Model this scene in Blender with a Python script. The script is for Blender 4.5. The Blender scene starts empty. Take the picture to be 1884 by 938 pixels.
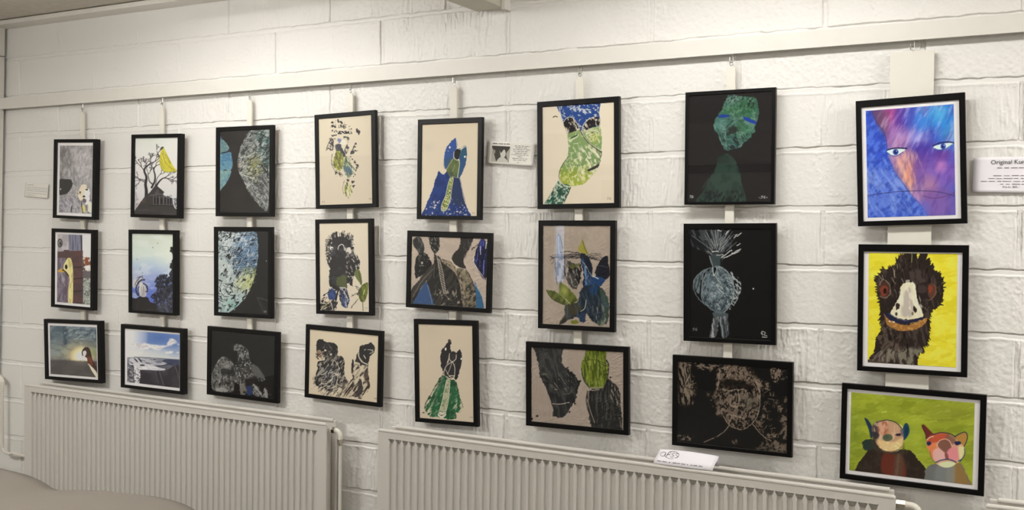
import bpy, bmesh, math, random
import numpy as np
from mathutils import Matrix, Vector

C = bpy.context.scene.collection
scene = bpy.context.scene
R_ = random.Random(11)
# ---------------------------------------------------------------- camera, light, exposure
CAM_F, CAM_Y, CAM_Z = 1905.6, -3.5282, 1.6          # focal length in pixels of the 1884 px frame
RIGHT = (0.88019114, 0.47457780, 0.00628180); UP = (-0.01780062, 0.01978259, 0.99964583); FWD = (-0.47428545, 0.87999122, -0.02586024)
cd = bpy.data.cameras.new('camera'); cam = bpy.data.objects.new('camera', cd); C.objects.link(cam)
cd.sensor_fit = 'HORIZONTAL'; cd.sensor_width = 36; cd.lens = CAM_F/1884*36; cd.clip_start = .05
cam.matrix_world = Matrix(((RIGHT[0], UP[0], -FWD[0], 0), (RIGHT[1], UP[1], -FWD[1], CAM_Y), (RIGHT[2], UP[2], -FWD[2], CAM_Z), (0, 0, 0, 1)))
scene.camera = cam
scene.view_settings.view_transform = 'Standard'; scene.view_settings.look = 'None'
scene.view_settings.gamma = 1; scene.view_settings.use_curve_mapping = False
scene.view_settings.exposure = 0.14
w = bpy.data.worlds.new('daylight'); scene.world = w; w.use_nodes = True
w.node_tree.nodes['Background'].inputs[0].default_value = (.55, .72, 1, 1); w.node_tree.nodes['Background'].inputs[1].default_value = 6
# ceiling lamps: x, y, length, width, watts thrown down by the reflector, watts of the bare tube
LAMPS = [(-3.12, -.78, 1.1, .2, 10, 8.5, 'fluorescent ceiling lamp over the left half of the picture wall'),
         (-1.0, -.78, 1.1, .2, 9, 10.5, 'fluorescent ceiling lamp over the right half of the picture wall'),
         (1.3, -.78, 1.3, .2, 28, 30, 'added ceiling fill lamp right of the picture wall, out of view'),  # added fill, lifts the right edge of the wall
         (1.6, -4.4, 1.3, .2, 44, 20, 'added ceiling fill lamp behind the camera'),  # added fill for the general room light, no seen source
         (-4.0, -3.0, 1.3, .2, 44, 44, 'added ceiling fill lamp in the middle of the room on the left')]  # added fill that brightens the left end of the wall
LAMP_COL = (1, .978, .936)
ZC = 2.66      # ceiling
YW = .045      # face of the block wall
# ---------------------------------------------------------------- helpers
def lin(c): c = np.asarray(c, float)/255; return np.where(c <= .04045, c/12.92, ((c+.055)/1.055)**2.4)
def mat(name, col, rough=.5, spec=.4, metal=0, noise=0, nscale=40, bump=0, bscale=120, srgb=True):
    m = bpy.data.materials.new(name); m.use_nodes = True; nt = m.node_tree; b = nt.nodes['Principled BSDF']
    c = tuple(lin(col)) if srgb else tuple(col)
    b.inputs['Base Color'].default_value = (*c, 1); b.inputs['Roughness'].default_value = rough
    b.inputs['Specular IOR Level'].default_value = spec; b.inputs['Metallic'].default_value = metal
    tc = nt.nodes.new('ShaderNodeTexCoord')
    if noise:
        n = nt.nodes.new('ShaderNodeTexNoise'); n.inputs['Scale'].default_value = nscale; n.inputs['Detail'].default_value = 5
        r = nt.nodes.new('ShaderNodeMix'); r.data_type = 'RGBA'
        nt.links.new(tc.outputs['Object'], n.inputs['Vector']); nt.links.new(n.outputs['Fac'], r.inputs['Factor'])
        r.inputs['A'].default_value = (*[v*(1-noise) for v in c], 1); r.inputs['B'].default_value = (*[min(1, v*(1+noise)) for v in c], 1)
        nt.links.new(r.outputs['Result'], b.inputs['Base Color'])
    if bump:
        n = nt.nodes.new('ShaderNodeTexNoise'); n.inputs['Scale'].default_value = bscale; n.inputs['Detail'].default_value = 4
        u = nt.nodes.new('ShaderNodeBump'); u.inputs['Strength'].default_value = bump; u.inputs['Distance'].default_value = .002
        nt.links.new(tc.outputs['Object'], n.inputs['Vector']); nt.links.new(n.outputs['Fac'], u.inputs['Height']); nt.links.new(u.outputs['Normal'], b.inputs['Normal'])
    return m
def obj(name, me, m=None, parent=None, label=None):
    if isinstance(me, bmesh.types.BMesh):
        b = me; me = bpy.data.meshes.new(name); len(b.faces) > 1 and bmesh.ops.recalc_face_normals(b, faces=b.faces); b.to_mesh(me); b.free()
    if m is not None:
        if not me.materials: me.materials.append(m)
    o = bpy.data.objects.new(name, me); C.objects.link(o)
    if parent: o.parent = parent
    if label: o['label'] = label
    return o
def tag(o, label, cat, group=None):
    o['label'] = label; o['category'] = cat
    if group: o['group'] = group
    return o
def thing(name, label, cat, loc=(0, 0, 0), group=None):
    o = bpy.data.objects.new(name, None); o.empty_display_size = .05; C.objects.link(o); o.location = loc
    return tag(o, label, cat, group)
def struct(name, bm, m): o = obj(name, bm, m); o['kind'] = 'structure'; return o
def smooth_shade(o, ang=None):
    for p in o.data.polygons: p.use_smooth = True
    return o
def box(bm, x0, x1, y0, y1, z0, z1, bev=0, seg=2):
    r = bmesh.ops.create_cube(bm, size=1, matrix=Matrix.Translation(((x0+x1)/2, (y0+y1)/2, (z0+z1)/2)) @ Matrix.Diagonal((x1-x0, y1-y0, z1-z0, 1)))
    if bev:
        e = set(); [e.update(v.link_edges) for v in r['verts']]
        bmesh.ops.bevel(bm, geom=list(e), offset=bev, segments=seg, affect='EDGES', profile=.5)
    return bm
def bx(*a, **k): return box(bmesh.new(), *a, **k)
def tube(bm, pts, r, n=10, cap=True):
    pts = [Vector(p) for p in pts]; rings = []
    t0 = (pts[1]-pts[0]).normalized(); a = t0.orthogonal().normalized()
    for i, p in enumerate(pts):
        t = ((pts[min(i+1, len(pts)-1)]-pts[max(i-1, 0)])).normalized()
        a = (a-t*a.dot(t)).normalized(); b = t.cross(a)
        rr = r[i] if isinstance(r, (list, tuple)) else r
        rings.append([bm.verts.new(p+a*math.cos(2*math.pi*k/n)*rr+b*math.sin(2*math.pi*k/n)*rr) for k in range(n)])
    for q, s in zip(rings, rings[1:]):
        for k in range(n): bm.faces.new((q[k], q[(k+1) % n], s[(k+1) % n], s[k]))
    if cap: bm.faces.new(rings[0][::-1]); bm.faces.new(rings[-1])
    return bm
def grid_mesh(name, P, loop=False):
    """P: rows x cols x 3 array -> mesh of quads"""
    h, w_ = P.shape[:2]; me = bpy.data.meshes.new(name)
    idx = np.arange(h*w_).reshape(h, w_)
    q = np.stack([idx[:-1, :-1], idx[:-1, 1:], idx[1:, 1:], idx[1:, :-1]], -1).reshape(-1, 4)
    me.vertices.add(h*w_); me.vertices.foreach_set('co', P.reshape(-1).astype(np.float32))
    me.loops.add(q.size); me.loops.foreach_set('vertex_index', q.reshape(-1).astype(np.int32))
    me.polygons.add(len(q)); me.polygons.foreach_set('loop_start', np.arange(0, q.size, 4, dtype=np.int32))
    me.polygons.foreach_set('use_smooth', np.ones(len(q), bool)); me.update(calc_edges=True); return me
def arc(c, r, a0, a1, n, ax='xz'):
    out = []
    for i in range(n+1):
        a = a0+(a1-a0)*i/n; u, v = r*math.cos(a), r*math.sin(a)
        out.append((c[0]+u, c[1], c[2]+v) if ax == 'xz' else (c[0], c[1]+u, c[2]+v) if ax == 'yz' else (c[0]+u, c[1]+v, c[2]))
    return out
def text(name, body, size, loc, m, parent, rot=(math.pi/2, 0, 0), align='LEFT', shear=0, sx=1):
    cu = bpy.data.curves.new(name, 'FONT'); cu.body = body; cu.size = size; cu.align_x = align; cu.shear = shear; cu.resolution_u = 3
    t = bpy.data.objects.new(name+'_c', cu); C.objects.link(t); bpy.context.view_layer.update()
    me = bpy.data.meshes.new_from_object(t.evaluated_get(bpy.context.evaluated_depsgraph_get()))
    bpy.data.objects.remove(t); bpy.data.curves.remove(cu); me.materials.clear(); me.materials.append(m)
    o = obj(name, me, None, parent); o.location = loc; o.rotation_euler = rot; o.scale = (sx, 1, 1); return o

# painting helpers are needed by the wall too
# ---------------------------------------------------------------- painted pictures
def P(s): return np.array([[float(v) for v in q.split(',')] for q in s.split()])
def smooth(pts, closed=True, n=5):
    p = np.asarray(pts, float); m = len(p); out = []
    rng_ = range(m if closed else m - 1)
    for i in rng_:
        if closed: a, b, c, d = p[i-1], p[i], p[(i+1) % m], p[(i+2) % m]
        else: a, b, c, d = p[max(i-1, 0)], p[i], p[i+1], p[min(i+2, m-1)]
        for k in range(n):
            t = k / n
            out.append(.5*((2*b) + (c-a)*t + (2*a-5*b+4*c-d)*t*t + (3*b-a-3*c+d)*t**3))
    if not closed: out.append(p[-1])
    return np.array(out)
_tab = np.random.RandomState(7).rand(64, 64)
def vnoise(x, y, seed=0):
    x = x + seed*17.31; y = y + seed*9.77
    xi = np.floor(x).astype(int); yi = np.floor(y).astype(int)
    fx = x - xi; fy = y - yi
    fx = fx*fx*(3-2*fx); fy = fy*fy*(3-2*fy)
    g = lambda i, j: _tab[(xi+i) % 64, (yi+j) % 64]
    return (g(0,0)*(1-fx)+g(1,0)*fx)*(1-fy) + (g(0,1)*(1-fx)+g(1,1)*fx)*fy
def fbm(x, y, seed=0, octv=4):
    s = 0; a = .5; t = 0
    for o in range(octv):
        s = s + a*vnoise(x*2**o, y*2**o, seed+o*3); t += a; a *= .55
    return s/t
def sstep(a, b, x):
    t = np.clip((x-a)/(b-a), 0, 1); return t*t*(3-2*t)
class Art:
    def __init__(s, X, Y, base, px):
        s.X, s.Y, s.px = X, Y, px
        s.C = np.empty(X.shape+(3,)); s.C[:] = base
    def nz(s, sx, sy=None, ang=0, seed=0, octv=4):
        sy = sy or sx
        if sx < sy and abs(ang) >= 45: ang -= math.copysign(90, ang)
        a = math.radians(ang); c, n = math.cos(a), math.sin(a)
        return fbm((s.X*c+s.Y*n)/sx, (-s.X*n+s.Y*c)/sy, seed, octv)
    def mix(s, m, col):
        m = np.clip(m, 0, 1)[..., None]; s.C = s.C*(1-m) + np.asarray(col, float)*m
    def mask(s, pts, edge=None, rough=0, rs=14, sm=True, seed=0):
        if isinstance(pts, str): pts = P(pts)
        if sm: pts = smooth(pts)
        X, Y = s.X, s.Y
        if rough:
            X = X + rough*2*(s.nz(rs, seed=seed+1, octv=3)-.5)*2; Y = Y + rough*2*(s.nz(rs, seed=seed+2, octv=3)-.5)*2
        e = edge or s.px*.5
        out = np.zeros(s.X.shape)
        lo = pts.min(0)-e-3*rough-2; hi = pts.max(0)+e+3*rough+2
        sel = (X > lo[0]) & (X < hi[0]) & (Y > lo[1]) & (Y < hi[1])
        x = X[sel]; y = Y[sel]
        ins = np.zeros(x.shape, bool); d2 = np.full(x.shape, 1e12)
        for (ax, ay), (bx, by) in zip(pts, np.roll(pts, -1, 0)):
            c = ((ay > y) != (by > y))
            if ay != by: ins ^= c & (x < (bx-ax)*(y-ay)/(by-ay)+ax)
            dx, dy = bx-ax, by-ay; L = dx*dx+dy*dy+1e-9
            t = np.clip(((x-ax)*dx+(y-ay)*dy)/L, 0, 1)
            d2 = np.minimum(d2, (x-ax-t*dx)**2+(y-ay-t*dy)**2)
        d = np.sqrt(d2)*np.where(ins, 1, -1)
        out[sel] = sstep(-e, e, d)
        return out
    def fill(s, pts, col, alpha=1, **k):
        m = s.mask(pts, **k); s.mix(m*alpha, col); return m
    def line(s, pts, w, col, alpha=1, sm=True, rough=0, w2=None, seed=0, rs=14):
        if isinstance(pts, str): pts = P(pts)
        if sm and len(pts) > 2: pts = smooth(pts, False)
        X, Y = s.X, s.Y
        if rough: X = X + rough*4*(s.nz(rs, seed=seed+5)-.5); Y = Y + rough*4*(s.nz(rs, seed=seed+6)-.5)
        e = s.px*.5; best = np.full(X.shape, -1e9); n = len(pts)-1
        lo = pts.min(0)-w-e-2; hi = pts.max(0)+w+e+2
        sel = (X > lo[0]) & (X < hi[0]) & (Y > lo[1]) & (Y < hi[1]); x = X[sel]; y = Y[sel]
        if not x.size: return np.zeros(X.shape)
        b = np.full(x.shape, -1e9)
        for i in range(n):
            (ax, ay), (bx, by) = pts[i], pts[i+1]
            dx, dy = bx-ax, by-ay; L = dx*dx+dy*dy+1e-9
            t = np.clip(((x-ax)*dx+(y-ay)*dy)/L, 0, 1)
            ww = w if w2 is None else w+(w2-w)*(i+t)/n
            b = np.maximum(b, ww/2-np.sqrt((x-ax-t*dx)**2+(y-ay-t*dy)**2))
        best[sel] = b
        m = sstep(-e, e, best); s.mix(m*alpha, col); return m
    def ell(s, cx, cy, rx, ry, col, alpha=1, ang=0, **k):
        t = np.linspace(0, 2*math.pi, 22, endpoint=False); a = math.radians(ang)
        x = rx*np.cos(t); y = ry*np.sin(t)
        pts = np.stack([cx+x*math.cos(a)-y*math.sin(a), cy+x*math.sin(a)+y*math.cos(a)], 1)
        return s.fill(pts, col, alpha, sm=False, **k)
    def glow(s, cx, cy, rx, ry, col, alpha=1, p=1.0, ang=0, within=None):
        a = math.radians(ang); dx = s.X-cx; dy = s.Y-cy
        u = (dx*math.cos(a)+dy*math.sin(a))/rx; v = (-dx*math.sin(a)+dy*math.cos(a))/ry
        m = np.clip(1-np.sqrt(u*u+v*v), 0, 1)**p
        if within is not None: m = m*within
        s.mix(m*alpha, col); return m
    def tex(s, m, col, sx, sy=None, ang=0, thr=.5, soft=.08, alpha=1, seed=0, octv=4):
        n = s.nz(sx, sy, ang, seed, octv); s.mix(m*alpha*sstep(thr-soft, thr+soft, n), col)
    def vgrad(s, m, stops):
        # colours along y: [(y, colour), ...]
        ys = [q[0] for q in stops]; c = np.array([q[1] for q in stops], float)
        col = np.stack([np.interp(s.Y, ys, c[:, k]) for k in range(3)], -1)
        m = np.clip(m, 0, 1)[..., None]; s.C = s.C*(1-m)+col*m
    def one(s): return np.ones(s.X.shape)
    def scratch(s, m, col, n, L, w, ang, spread=25, seed=0, alpha=1, box=None, curve=0.2):
        r = np.random.RandomState(seed)
        ys, xs = np.where(m > .6)
        if not len(xs): return
        for i in range(n):
            k = r.randint(len(xs)); x, y = s.X[ys[k], xs[k]], s.Y[ys[k], xs[k]]
            a = math.radians(ang+r.uniform(-spread, spread)); l = L*r.uniform(.4, 1.3)
            c = r.uniform(-curve, curve)*l
            dx, dy = math.cos(a)*l/2, math.sin(a)*l/2
            pts = np.array([(x-dx, y-dy), (x-dy/l*2*c, y+dx/l*2*c), (x+dx, y+dy)])
            mm = s.line(pts, w*r.uniform(.6, 1.3), col, 0)
            s.mix(mm*m*alpha, col)
    def sig(s, x, y, h, col, alpha=1):
        s.line(np.array([(x+h*.5, y-h*.4), (x, y-h*.3), (x+h*.4, y), (x, y+h*.4)]), h*.16, col, alpha)
        s.line(np.array([(x+h*1.2, y-h*.4), (x+h*.75, y), (x+h*1.1, y+h*.4), (x+h*1.3, y+h*.1), (x+h*.95, y)]), h*.16, col, alpha)

def art_1_1(a):
    o = a.one(); a.mix(o*.8*a.nz(60, seed=1), (186,184,186)); a.tex(o, (100,97,96), 30, 44, 20, .54, .2, .45, 2)
    a.glow(250,240,110,150,(82,78,78),.75); a.glow(530,200,40,120,(90,90,90),.5); a.glow(440,300,130,240,(186,182,184),.6)
    a.glow(215,430,90,110,(92,88,84),.6); a.tex(o, (205,203,206), 16, 40, 0, .56, .16, .4, 4); a.tex(o,(110,106,112),12,20,30,.58,.14,.35,5)
    a.glow(300,740,190,110,(178,175,186),.7); a.tex(a.mask('196,660 520,660 515,815 196,815'),(96,94,104),12,26,-30,.55,.07,.55,8)
    a.fill('198,492 270,482 318,490 331,530 315,572 275,622 235,634 196,630',(52,52,51),rough=2); a.ell(212,581,5,8,(220,220,218))
    a.fill('405,560 425,530 462,535 470,570 450,600 440,660 415,690 385,660 385,610',(205,196,178),rough=5)
    a.fill('455,580 490,575 500,640 490,700 465,730 440,700 445,630',(222,222,226),rough=4)
    a.fill('480,720 515,690 512,800 480,790',(214,206,190),rough=5); a.ell(469,580,13,7,(18,18,18)); a.ell(403,607,10,8,(38,34,30)); a.ell(440,648,14,9,(30,28,28)); a.ell(445,690,20,22,(100,88,98),rough=4)
    a.fill('420,735 445,740 452,800 425,800 412,770',(196,186,120),rough=4); a.line('415,700 418,760 430,810',9,(70,62,64),rough=2); a.line('380,620 410,625',6,(150,100,70))
    a.line('320,745 310,800',12,(70,66,74),rough=3); a.line('498,640 508,700',9,(110,108,130),rough=2)
def art_1_2(a):
    o = a.one(); a.mix(o,(112,104,114)); 
    a.fill('180,105 297,105 297,282 175,280',(150,146,150),sm=False); a.tex(a.mask('180,105 297,105 297,282 175,280',sm=False),(185,182,184),40,60,0,.5,.1,.6,2)
    a.ell(210,200,26,44,(66,62,64)); a.ell(210,200,17,32,(120,118,120)); a.ell(214,205,9,20,(50,46,48))
    m = a.fill('295,105 432,105 432,272 295,272',(118,119,136),sm=False); a.tex(m,(80,80,98),14,200,0,.55,.08,.8,3); a.line('424,105 424,272',16,(58,54,60))
    m = a.fill('430,105 530,105 530,345 430,345',(228,224,216),sm=False)
    a.fill('175,290 240,282 250,266 296,266 300,278 436,272 432,330 335,332 290,345 175,350',(78,62,62),sm=False); a.tex(a.mask('300,278 436,272 436,440 330,440',sm=False),(96,62,56),30,30,0,.5,.1,.6,5)
    m = a.fill('325,330 436,326 434,800 320,795',(72,57,60),sm=False); a.tex(m,(98,66,62),50,26,0,.55,.1,.5,6)
    for y in (437,548,672): a.line('330,%d 436,%d'%(y+6,y-8),8,(36,28,30))
    m = a.fill('432,340 515,335 510,470 432,480',(196,188,178),sm=False); a.tex(m,(70,56,50),16,20,0,.5,.06,.9,7)
    a.fill('456,345 482,340 490,380 500,405 460,415',(128,70,46),rough=2); a.fill('458,420 508,412 500,440 485,465 458,462',(232,228,222),sm=False)
    a.fill('432,470 512,470 512,550 432,550',(92,88,90),sm=False,rough=3)
    m = a.fill('434,545 512,545 508,810 430,805',(138,143,138),sm=False); a.tex(m,(78,82,80),14,22,20,.55,.06,.8,8); a.tex(m,(185,190,182),10,18,-20,.6,.06,.8,9)
    m = a.fill('175,345 250,350 290,540 285,790 172,785',(122,114,126),sm=False,rough=3); a.tex(m,(84,76,88),18,60,8,.5,.1,.8,11); a.glow(235,555,26,60,(176,172,180),.8)
    a.line('270,540 262,780',22,(92,72,82),.7,rough=3)
    a.fill('262,380 285,345 312,346 327,385 335,480 334,600 325,795 286,790 288,640 300,560 285,505 252,470 240,440 248,405',(206,196,138))
    a.tex(a.mask('285,345 312,346 335,480 334,600 325,795 286,790 300,560'),(158,146,92),12,50,5,.56,.06,.6,12)
    a.line('265,358 290,338 318,350 334,400',7,(58,44,34)); a.ell(268,433,13,24,(26,18,18)); a.line('252,415 268,405 285,425 284,455 270,468',5,(226,214,166))
    a.fill('186,472 215,452 250,470 240,486 192,486',(186,150,70),rough=2); a.line('232,464 262,482 290,522',11,(40,28,24)); a.line('215,485 225,530 240,580',7,(150,148,152),.8)
def art_1_3(a):
    o = a.one(); a.vgrad(o,[(170,(68,82,94)),(330,(92,104,110)),(470,(128,134,128)),(590,(120,118,112)),(800,(84,80,78))])
    a.tex(o,(126,138,142),120,50,-14,.54,.12,.6,2); a.tex(o,(62,74,84),90,40,10,.56,.12,.5,3)
    a.glow(470,520,280,220,(196,170,112),.75,1.2); a.glow(495,540,150,130,(255,240,196),1.0,.8); a.glow(500,545,90,80,(255,252,236),1,.7)
    m = a.mask('100,578 250,572 420,588 560,592 700,600 700,830 100,830',edge=14,sm=False,rough=4); a.mix(m,(76,73,72)); a.glow(480,610,120,50,(122,116,104),.6); a.tex(m,(94,90,88),80,40,0,.55,.1,.4,4)
    a.fill('278,180 325,180 325,300 318,390 285,380',(56,70,84),.75,rough=8,edge=9); a.tex(a.mask('330,190 660,210 660,330 330,330'),(146,156,160),40,24,-25,.55,.07,.6,6); a.tex(a.mask('330,190 660,210 660,330 330,330'),(58,64,70),40,20,-25,.6,.07,.6,8)
    a.glow(625,500,60,80,(116,126,80),.8)
    a.fill('512,470 530,445 560,432 584,455 600,500 612,570 640,632 670,680 670,745 640,690 600,645 565,622 552,560 528,538',(56,40,36)); a.fill('556,545 600,560 622,642 575,622',(104,58,46),edge=6)
    a.line('540,436 512,460 499,495 504,528',13,(46,36,34)); a.fill('508,492 530,472 546,490 540,522 518,538',(226,220,206)); a.ell(527,502,6,10,(190,184,160))
    a.fill('563,620 600,652 658,718 668,775 645,776 612,722 580,672',(206,201,178)); a.line('570,640 600,705 645,772',7,(60,44,40))
def branches(a, x, y, ang, L, w, col, d, r):
    if d == 0 or w < 1.2: return
    x2 = x+math.cos(ang)*L; y2 = y+math.sin(ang)*L; b = r.uniform(-.2,.2)*L
    a.line(np.array([(x,y),((x+x2)/2-math.sin(ang)*b,(y+y2)/2+math.cos(ang)*b),(x2,y2)]), w, col, w2=w*.7)
    for k in range(r.randint(2,4)): branches(a, x2, y2, ang+r.uniform(-.9,.9), L*r.uniform(.6,.85), w*.66, col, d-1, r)
def art_2_1(a):
    o = a.one(); a.vgrad(o,[(90,(226,228,222)),(400,(228,226,224)),(860,(206,206,208))]); a.glow(300,120,200,120,(214,222,212),.6)
    D = (46,42,44); r = np.random.RandomState(5)
    a.line('250,690 252,620 245,560 255,490 234,430 248,392 300,352',34,D,w2=11); a.line('300,352 345,330 385,292 362,240',9,D,w2=4); a.line('385,292 372,250 395,225',6,D)
    a.line('238,432 205,388 165,350',9,D,w2=5); a.line('252,525 205,512 150,498',11,D,w2=4); a.line('250,545 190,520 145,525',8,D,w2=3)
    a.line('305,590 335,530 340,470 328,410 352,375',20,D,w2=9); a.line('320,560 285,530 270,460',14,D,w2=5); a.line('350,575 385,525 430,495 505,510',19,D,w2=5); a.line('430,495 470,470 500,455',8,D,w2=3); a.line('345,560 360,500 390,460',8,D,w2=4)
    for x,y,an,w in ((165,350,-2.2,6),(205,388,-1.7,7),(165,350,2.9,5),(255,390,-1.5,7),(300,352,-1.6,7),(345,330,-1.2,5),(240,350,-2,6),(352,375,-1.4,6),(352,375,-.4,6),(328,410,-2.3,6),(150,498,2.8,5),(190,515,-2.3,6),(200,520,2.2,5),(270,460,-1.8,5),(270,460,-.9,5),(430,495,.3,5),(500,508,.4,5),(500,508,-.4,5),(470,470,-.9,5),(390,460,-1.2,5),(390,460,-.3,4),(362,240,-1.7,4)):
        branches(a,x,y,an,r.uniform(26,40),w*1.15,D,4,r)
    m = a.fill('120,870 140,810 195,735 240,675 285,640 342,566 420,632 418,662 445,682 508,694 512,750 530,790 552,800 556,870',(58,55,55),sm=False)
    a.tex(a.mask('120,870 140,800 560,800 560,870',sm=False),(78,76,76),60,20,0,.55,.1,.5,3)
    a.line('342,566 424,636',9,(34,32,34)); a.fill('315,690 440,672 505,700 505,765 320,760',(84,82,84),sm=False); a.line('285,670 330,662 395,655 440,676 505,694',8,(104,102,104)); a.fill('335,640 372,600 380,652 330,655',(80,78,80),sm=False)
    for x,w in ((335,20),(362,22),(400,22),(435,16),(465,14),(490,14)): a.fill('%d,688 %d,688 %d,752 %d,752'%(x-w/2,x+w/2,x+w/2,x-w/2),(30,29,30),sm=False)
    for x in (322,348,380,420): a.line('%d,670 %d,755'%(x,x),5,(112,110,112))
    a.line('280,768 400,764 510,770',10,(40,38,38)); a.fill('195,735 240,690 240,740 205,745',(78,66,60),rough=3)
    m = a.mask('140,640 165,690 170,760 140,800',rough=8); a.tex(m,(150,140,142),10,10,0,.5,.1,.8,6); m = a.mask('450,690 470,662 500,665 520,700 555,690 555,790 530,770 510,700',rough=5); a.tex(m,(86,92,108),14,14,0,.45,.08,.95,7)
    a.fill('425,188 446,230 480,300 522,378 556,428 470,434 436,434 402,392 384,340 392,268 406,225',(208,200,66)); m = a.mask('425,188 446,230 480,300 522,378 556,428 470,434 436,434 402,392 384,340 392,268 406,225')
    a.tex(m,(166,152,52),60,9,62,.56,.07,.8,8); a.tex(m,(232,226,120),60,8,62,.6,.06,.7,9); a.line('420,250 440,330 480,380 530,412',6,(150,142,60),.7); a.line('400,300 425,370 460,410',6,(176,170,90),.8); a.line('400,392 436,434 556,430',5,(130,124,66))
    a.fill('391,222 398,200 412,186 430,188 420,208 404,218',(74,70,64))
def art_2_2(a):
    o = a.one(); a.vgrad(o,[(80,(202,210,196)),(280,(208,220,214)),(400,(178,196,216)),(520,(146,160,206)),(640,(100,120,196)),(740,(84,104,190))])
    a.glow(480,250,160,260,(222,228,214),.7); a.glow(140,520,60,120,(206,208,206),.6); a.tex(o,(222,228,226),120,60,0,.56,.12,.4,3); a.line('180,298 310,296',7,(220,226,222),.7)
    for x,y in ((370,172),(320,212),(200,410),(165,330),(215,465),(190,430)): a.ell(x,y,5,6,(110,120,120),.7,rough=2)
    m = a.mask('345,770 300,700 345,640 340,545 375,485 450,480 470,510 490,455 530,430 530,870 345,870',rough=12,rs=22,seed=3); a.mix(m*.92,(42,44,56)); a.tex(m,(112,130,190),16,18,0,.6,.05,.75,4); a.tex(m,(24,24,30),18,22,0,.5,.06,.7,5)
    m2 = a.mask('350,640 530,640 530,870 350,870',edge=30); a.tex(m2,(72,72,80),20,46,10,.56,.08,.6,6); a.glow(440,800,90,110,(86,86,92),.5)
    for c in ('490,212 518,205 526,300 505,262','500,260 490,240 518,230','484,412 500,350 522,330 522,480 505,420','440,560 470,520 450,590'): a.fill(c,(30,32,36),rough=5)
    a.fill('100,712 150,720 180,698 262,700 290,756 352,764 352,870 100,870',(36,34,37),sm=False,rough=2); a.line('180,730 150,830',6,(60,58,62)); a.line('250,840 290,825 345,825',5,(70,70,74),.8)
    W_ = (198,196,196); K = (52,50,58)
    a.fill('120,540 150,530 165,560 150,600 120,610',(206,204,200),.8,edge=8); a.line('215,490 180,520 150,560 140,590',9,(110,100,96),rough=3); a.line('205,505 190,530 158,570',7,(216,212,206)); a.line('235,530 200,535 175,560 155,600 150,650 170,690',14,K,rough=3); a.line('220,515 195,500 165,515',7,(70,66,70),rough=2)
    a.fill('190,555 225,575 252,620 258,650 240,695 205,698 182,660 175,610',W_,rough=3); a.line('225,570 255,590 262,640 250,650',13,K,rough=2); a.line('205,560 190,610 190,690',6,(232,228,222)); a.line('225,600 215,690',6,K,.7); a.line('240,620 230,695',5,K,.6); a.line('200,600 200,690',4,(120,116,116)); a.line('180,600 168,640 180,690',8,(60,60,82))
def art_2_3(a):
    o = a.one(); a.vgrad(o,[(140,(120,140,176)),(280,(126,146,186)),(400,(172,182,194)),(470,(200,202,200))])
    a.glow(520,230,330,150,(72,102,164),.9,.8); a.glow(700,300,140,200,(86,112,168),.6); a.glow(130,200,250,330,(226,224,222),1.0,.55); a.glow(300,400,320,90,(214,212,206),.7)
    m = a.mask('180,310 250,280 380,300 470,310 580,320 620,270 660,245 705,275 680,305 610,335 520,365 420,345 340,360 250,330',rough=12,rs=40,edge=14); a.mix(m*.9,(226,222,218)); a.tex(m,(168,166,176),50,24,0,.56,.1,.6,2)
    a.fill('570,400 620,388 662,385 660,408 600,412',(222,220,218),.85,rough=7,edge=8); a.ell(725,405,22,9,(206,206,210),.8,rough=5,edge=6); a.ell(725,310,12,10,(200,200,214),.7,edge=6)
    a.vgrad(a.mask('100,446 300,446 450,458 760,486 760,830 100,830',sm=False),[(450,(140,142,152)),(520,(104,106,120)),(640,(62,62,72)),(830,(50,48,56))])
    m = a.mask('300,450 560,480 640,520 520,545 330,520'); a.tex(m,(186,186,194),60,14,8,.5,.1,.8,5); m = a.mask('560,480 760,490 760,570 620,540'); a.mix(m*.9,(54,60,84)); a.line('220,444 450,458 760,486',5,(70,74,92),.9)
    a.ell(458,478,12,6,(50,50,62)); a.ell(560,503,22,8,(60,58,70),rough=4); a.line('480,560 600,540 640,520',12,(44,44,54),.8)
    a.fill('255,585 560,598 620,590 690,540 760,560 760,830 250,770',(46,43,49),sm=False); a.tex(a.mask('255,585 760,560 760,830 250,770',sm=False),(64,60,66),60,60,20,.55,.1,.6,7)
    a.fill('158,480 185,458 232,452 285,480 312,515 420,535 505,570 578,588 560,604 480,604 300,592 270,600 235,590 205,545 170,530',(190,190,196)); a.tex(a.mask('200,520 560,590 300,592 205,545'),(226,226,228),60,16,12,.5,.1,.8,8)
    for q in ('210,455 240,470 268,505 250,500 228,478','262,455 285,468 312,498 290,498','160,485 185,500 215,522 190,518'): a.fill(q,(42,40,46),rough=2)
    a.ell(315,541,30,9,(36,36,42),ang=3); a.fill('180,545 205,535 218,560 205,580 188,570',(66,66,78),rough=2)
    m = a.fill('130,540 205,560 215,745 130,740',(104,102,110),sm=False,rough=4); a.tex(m,(170,170,178),24,24,0,.55,.07,.8,11); a.tex(m,(60,58,66),18,30,0,.55,.07,.8,12)
    m = a.fill('205,575 285,598 280,752 222,745 215,650',(204,204,208),rough=3); a.tex(m,(52,50,58),14,20,60,.58,.05,.95,13); a.line('210,570 212,650 225,745',8,(58,56,64))
    for q,w in (('510,605 560,778',11),('690,555 742,700',10),('545,625 700,535',8),('470,620 500,770',6)): a.line(q,w,(108,104,112),.6)
    a.line('330,612 420,620 480,612',7,(82,84,102),.8); a.ell(190,742,20,8,(150,148,96),.6,edge=5)
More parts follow.
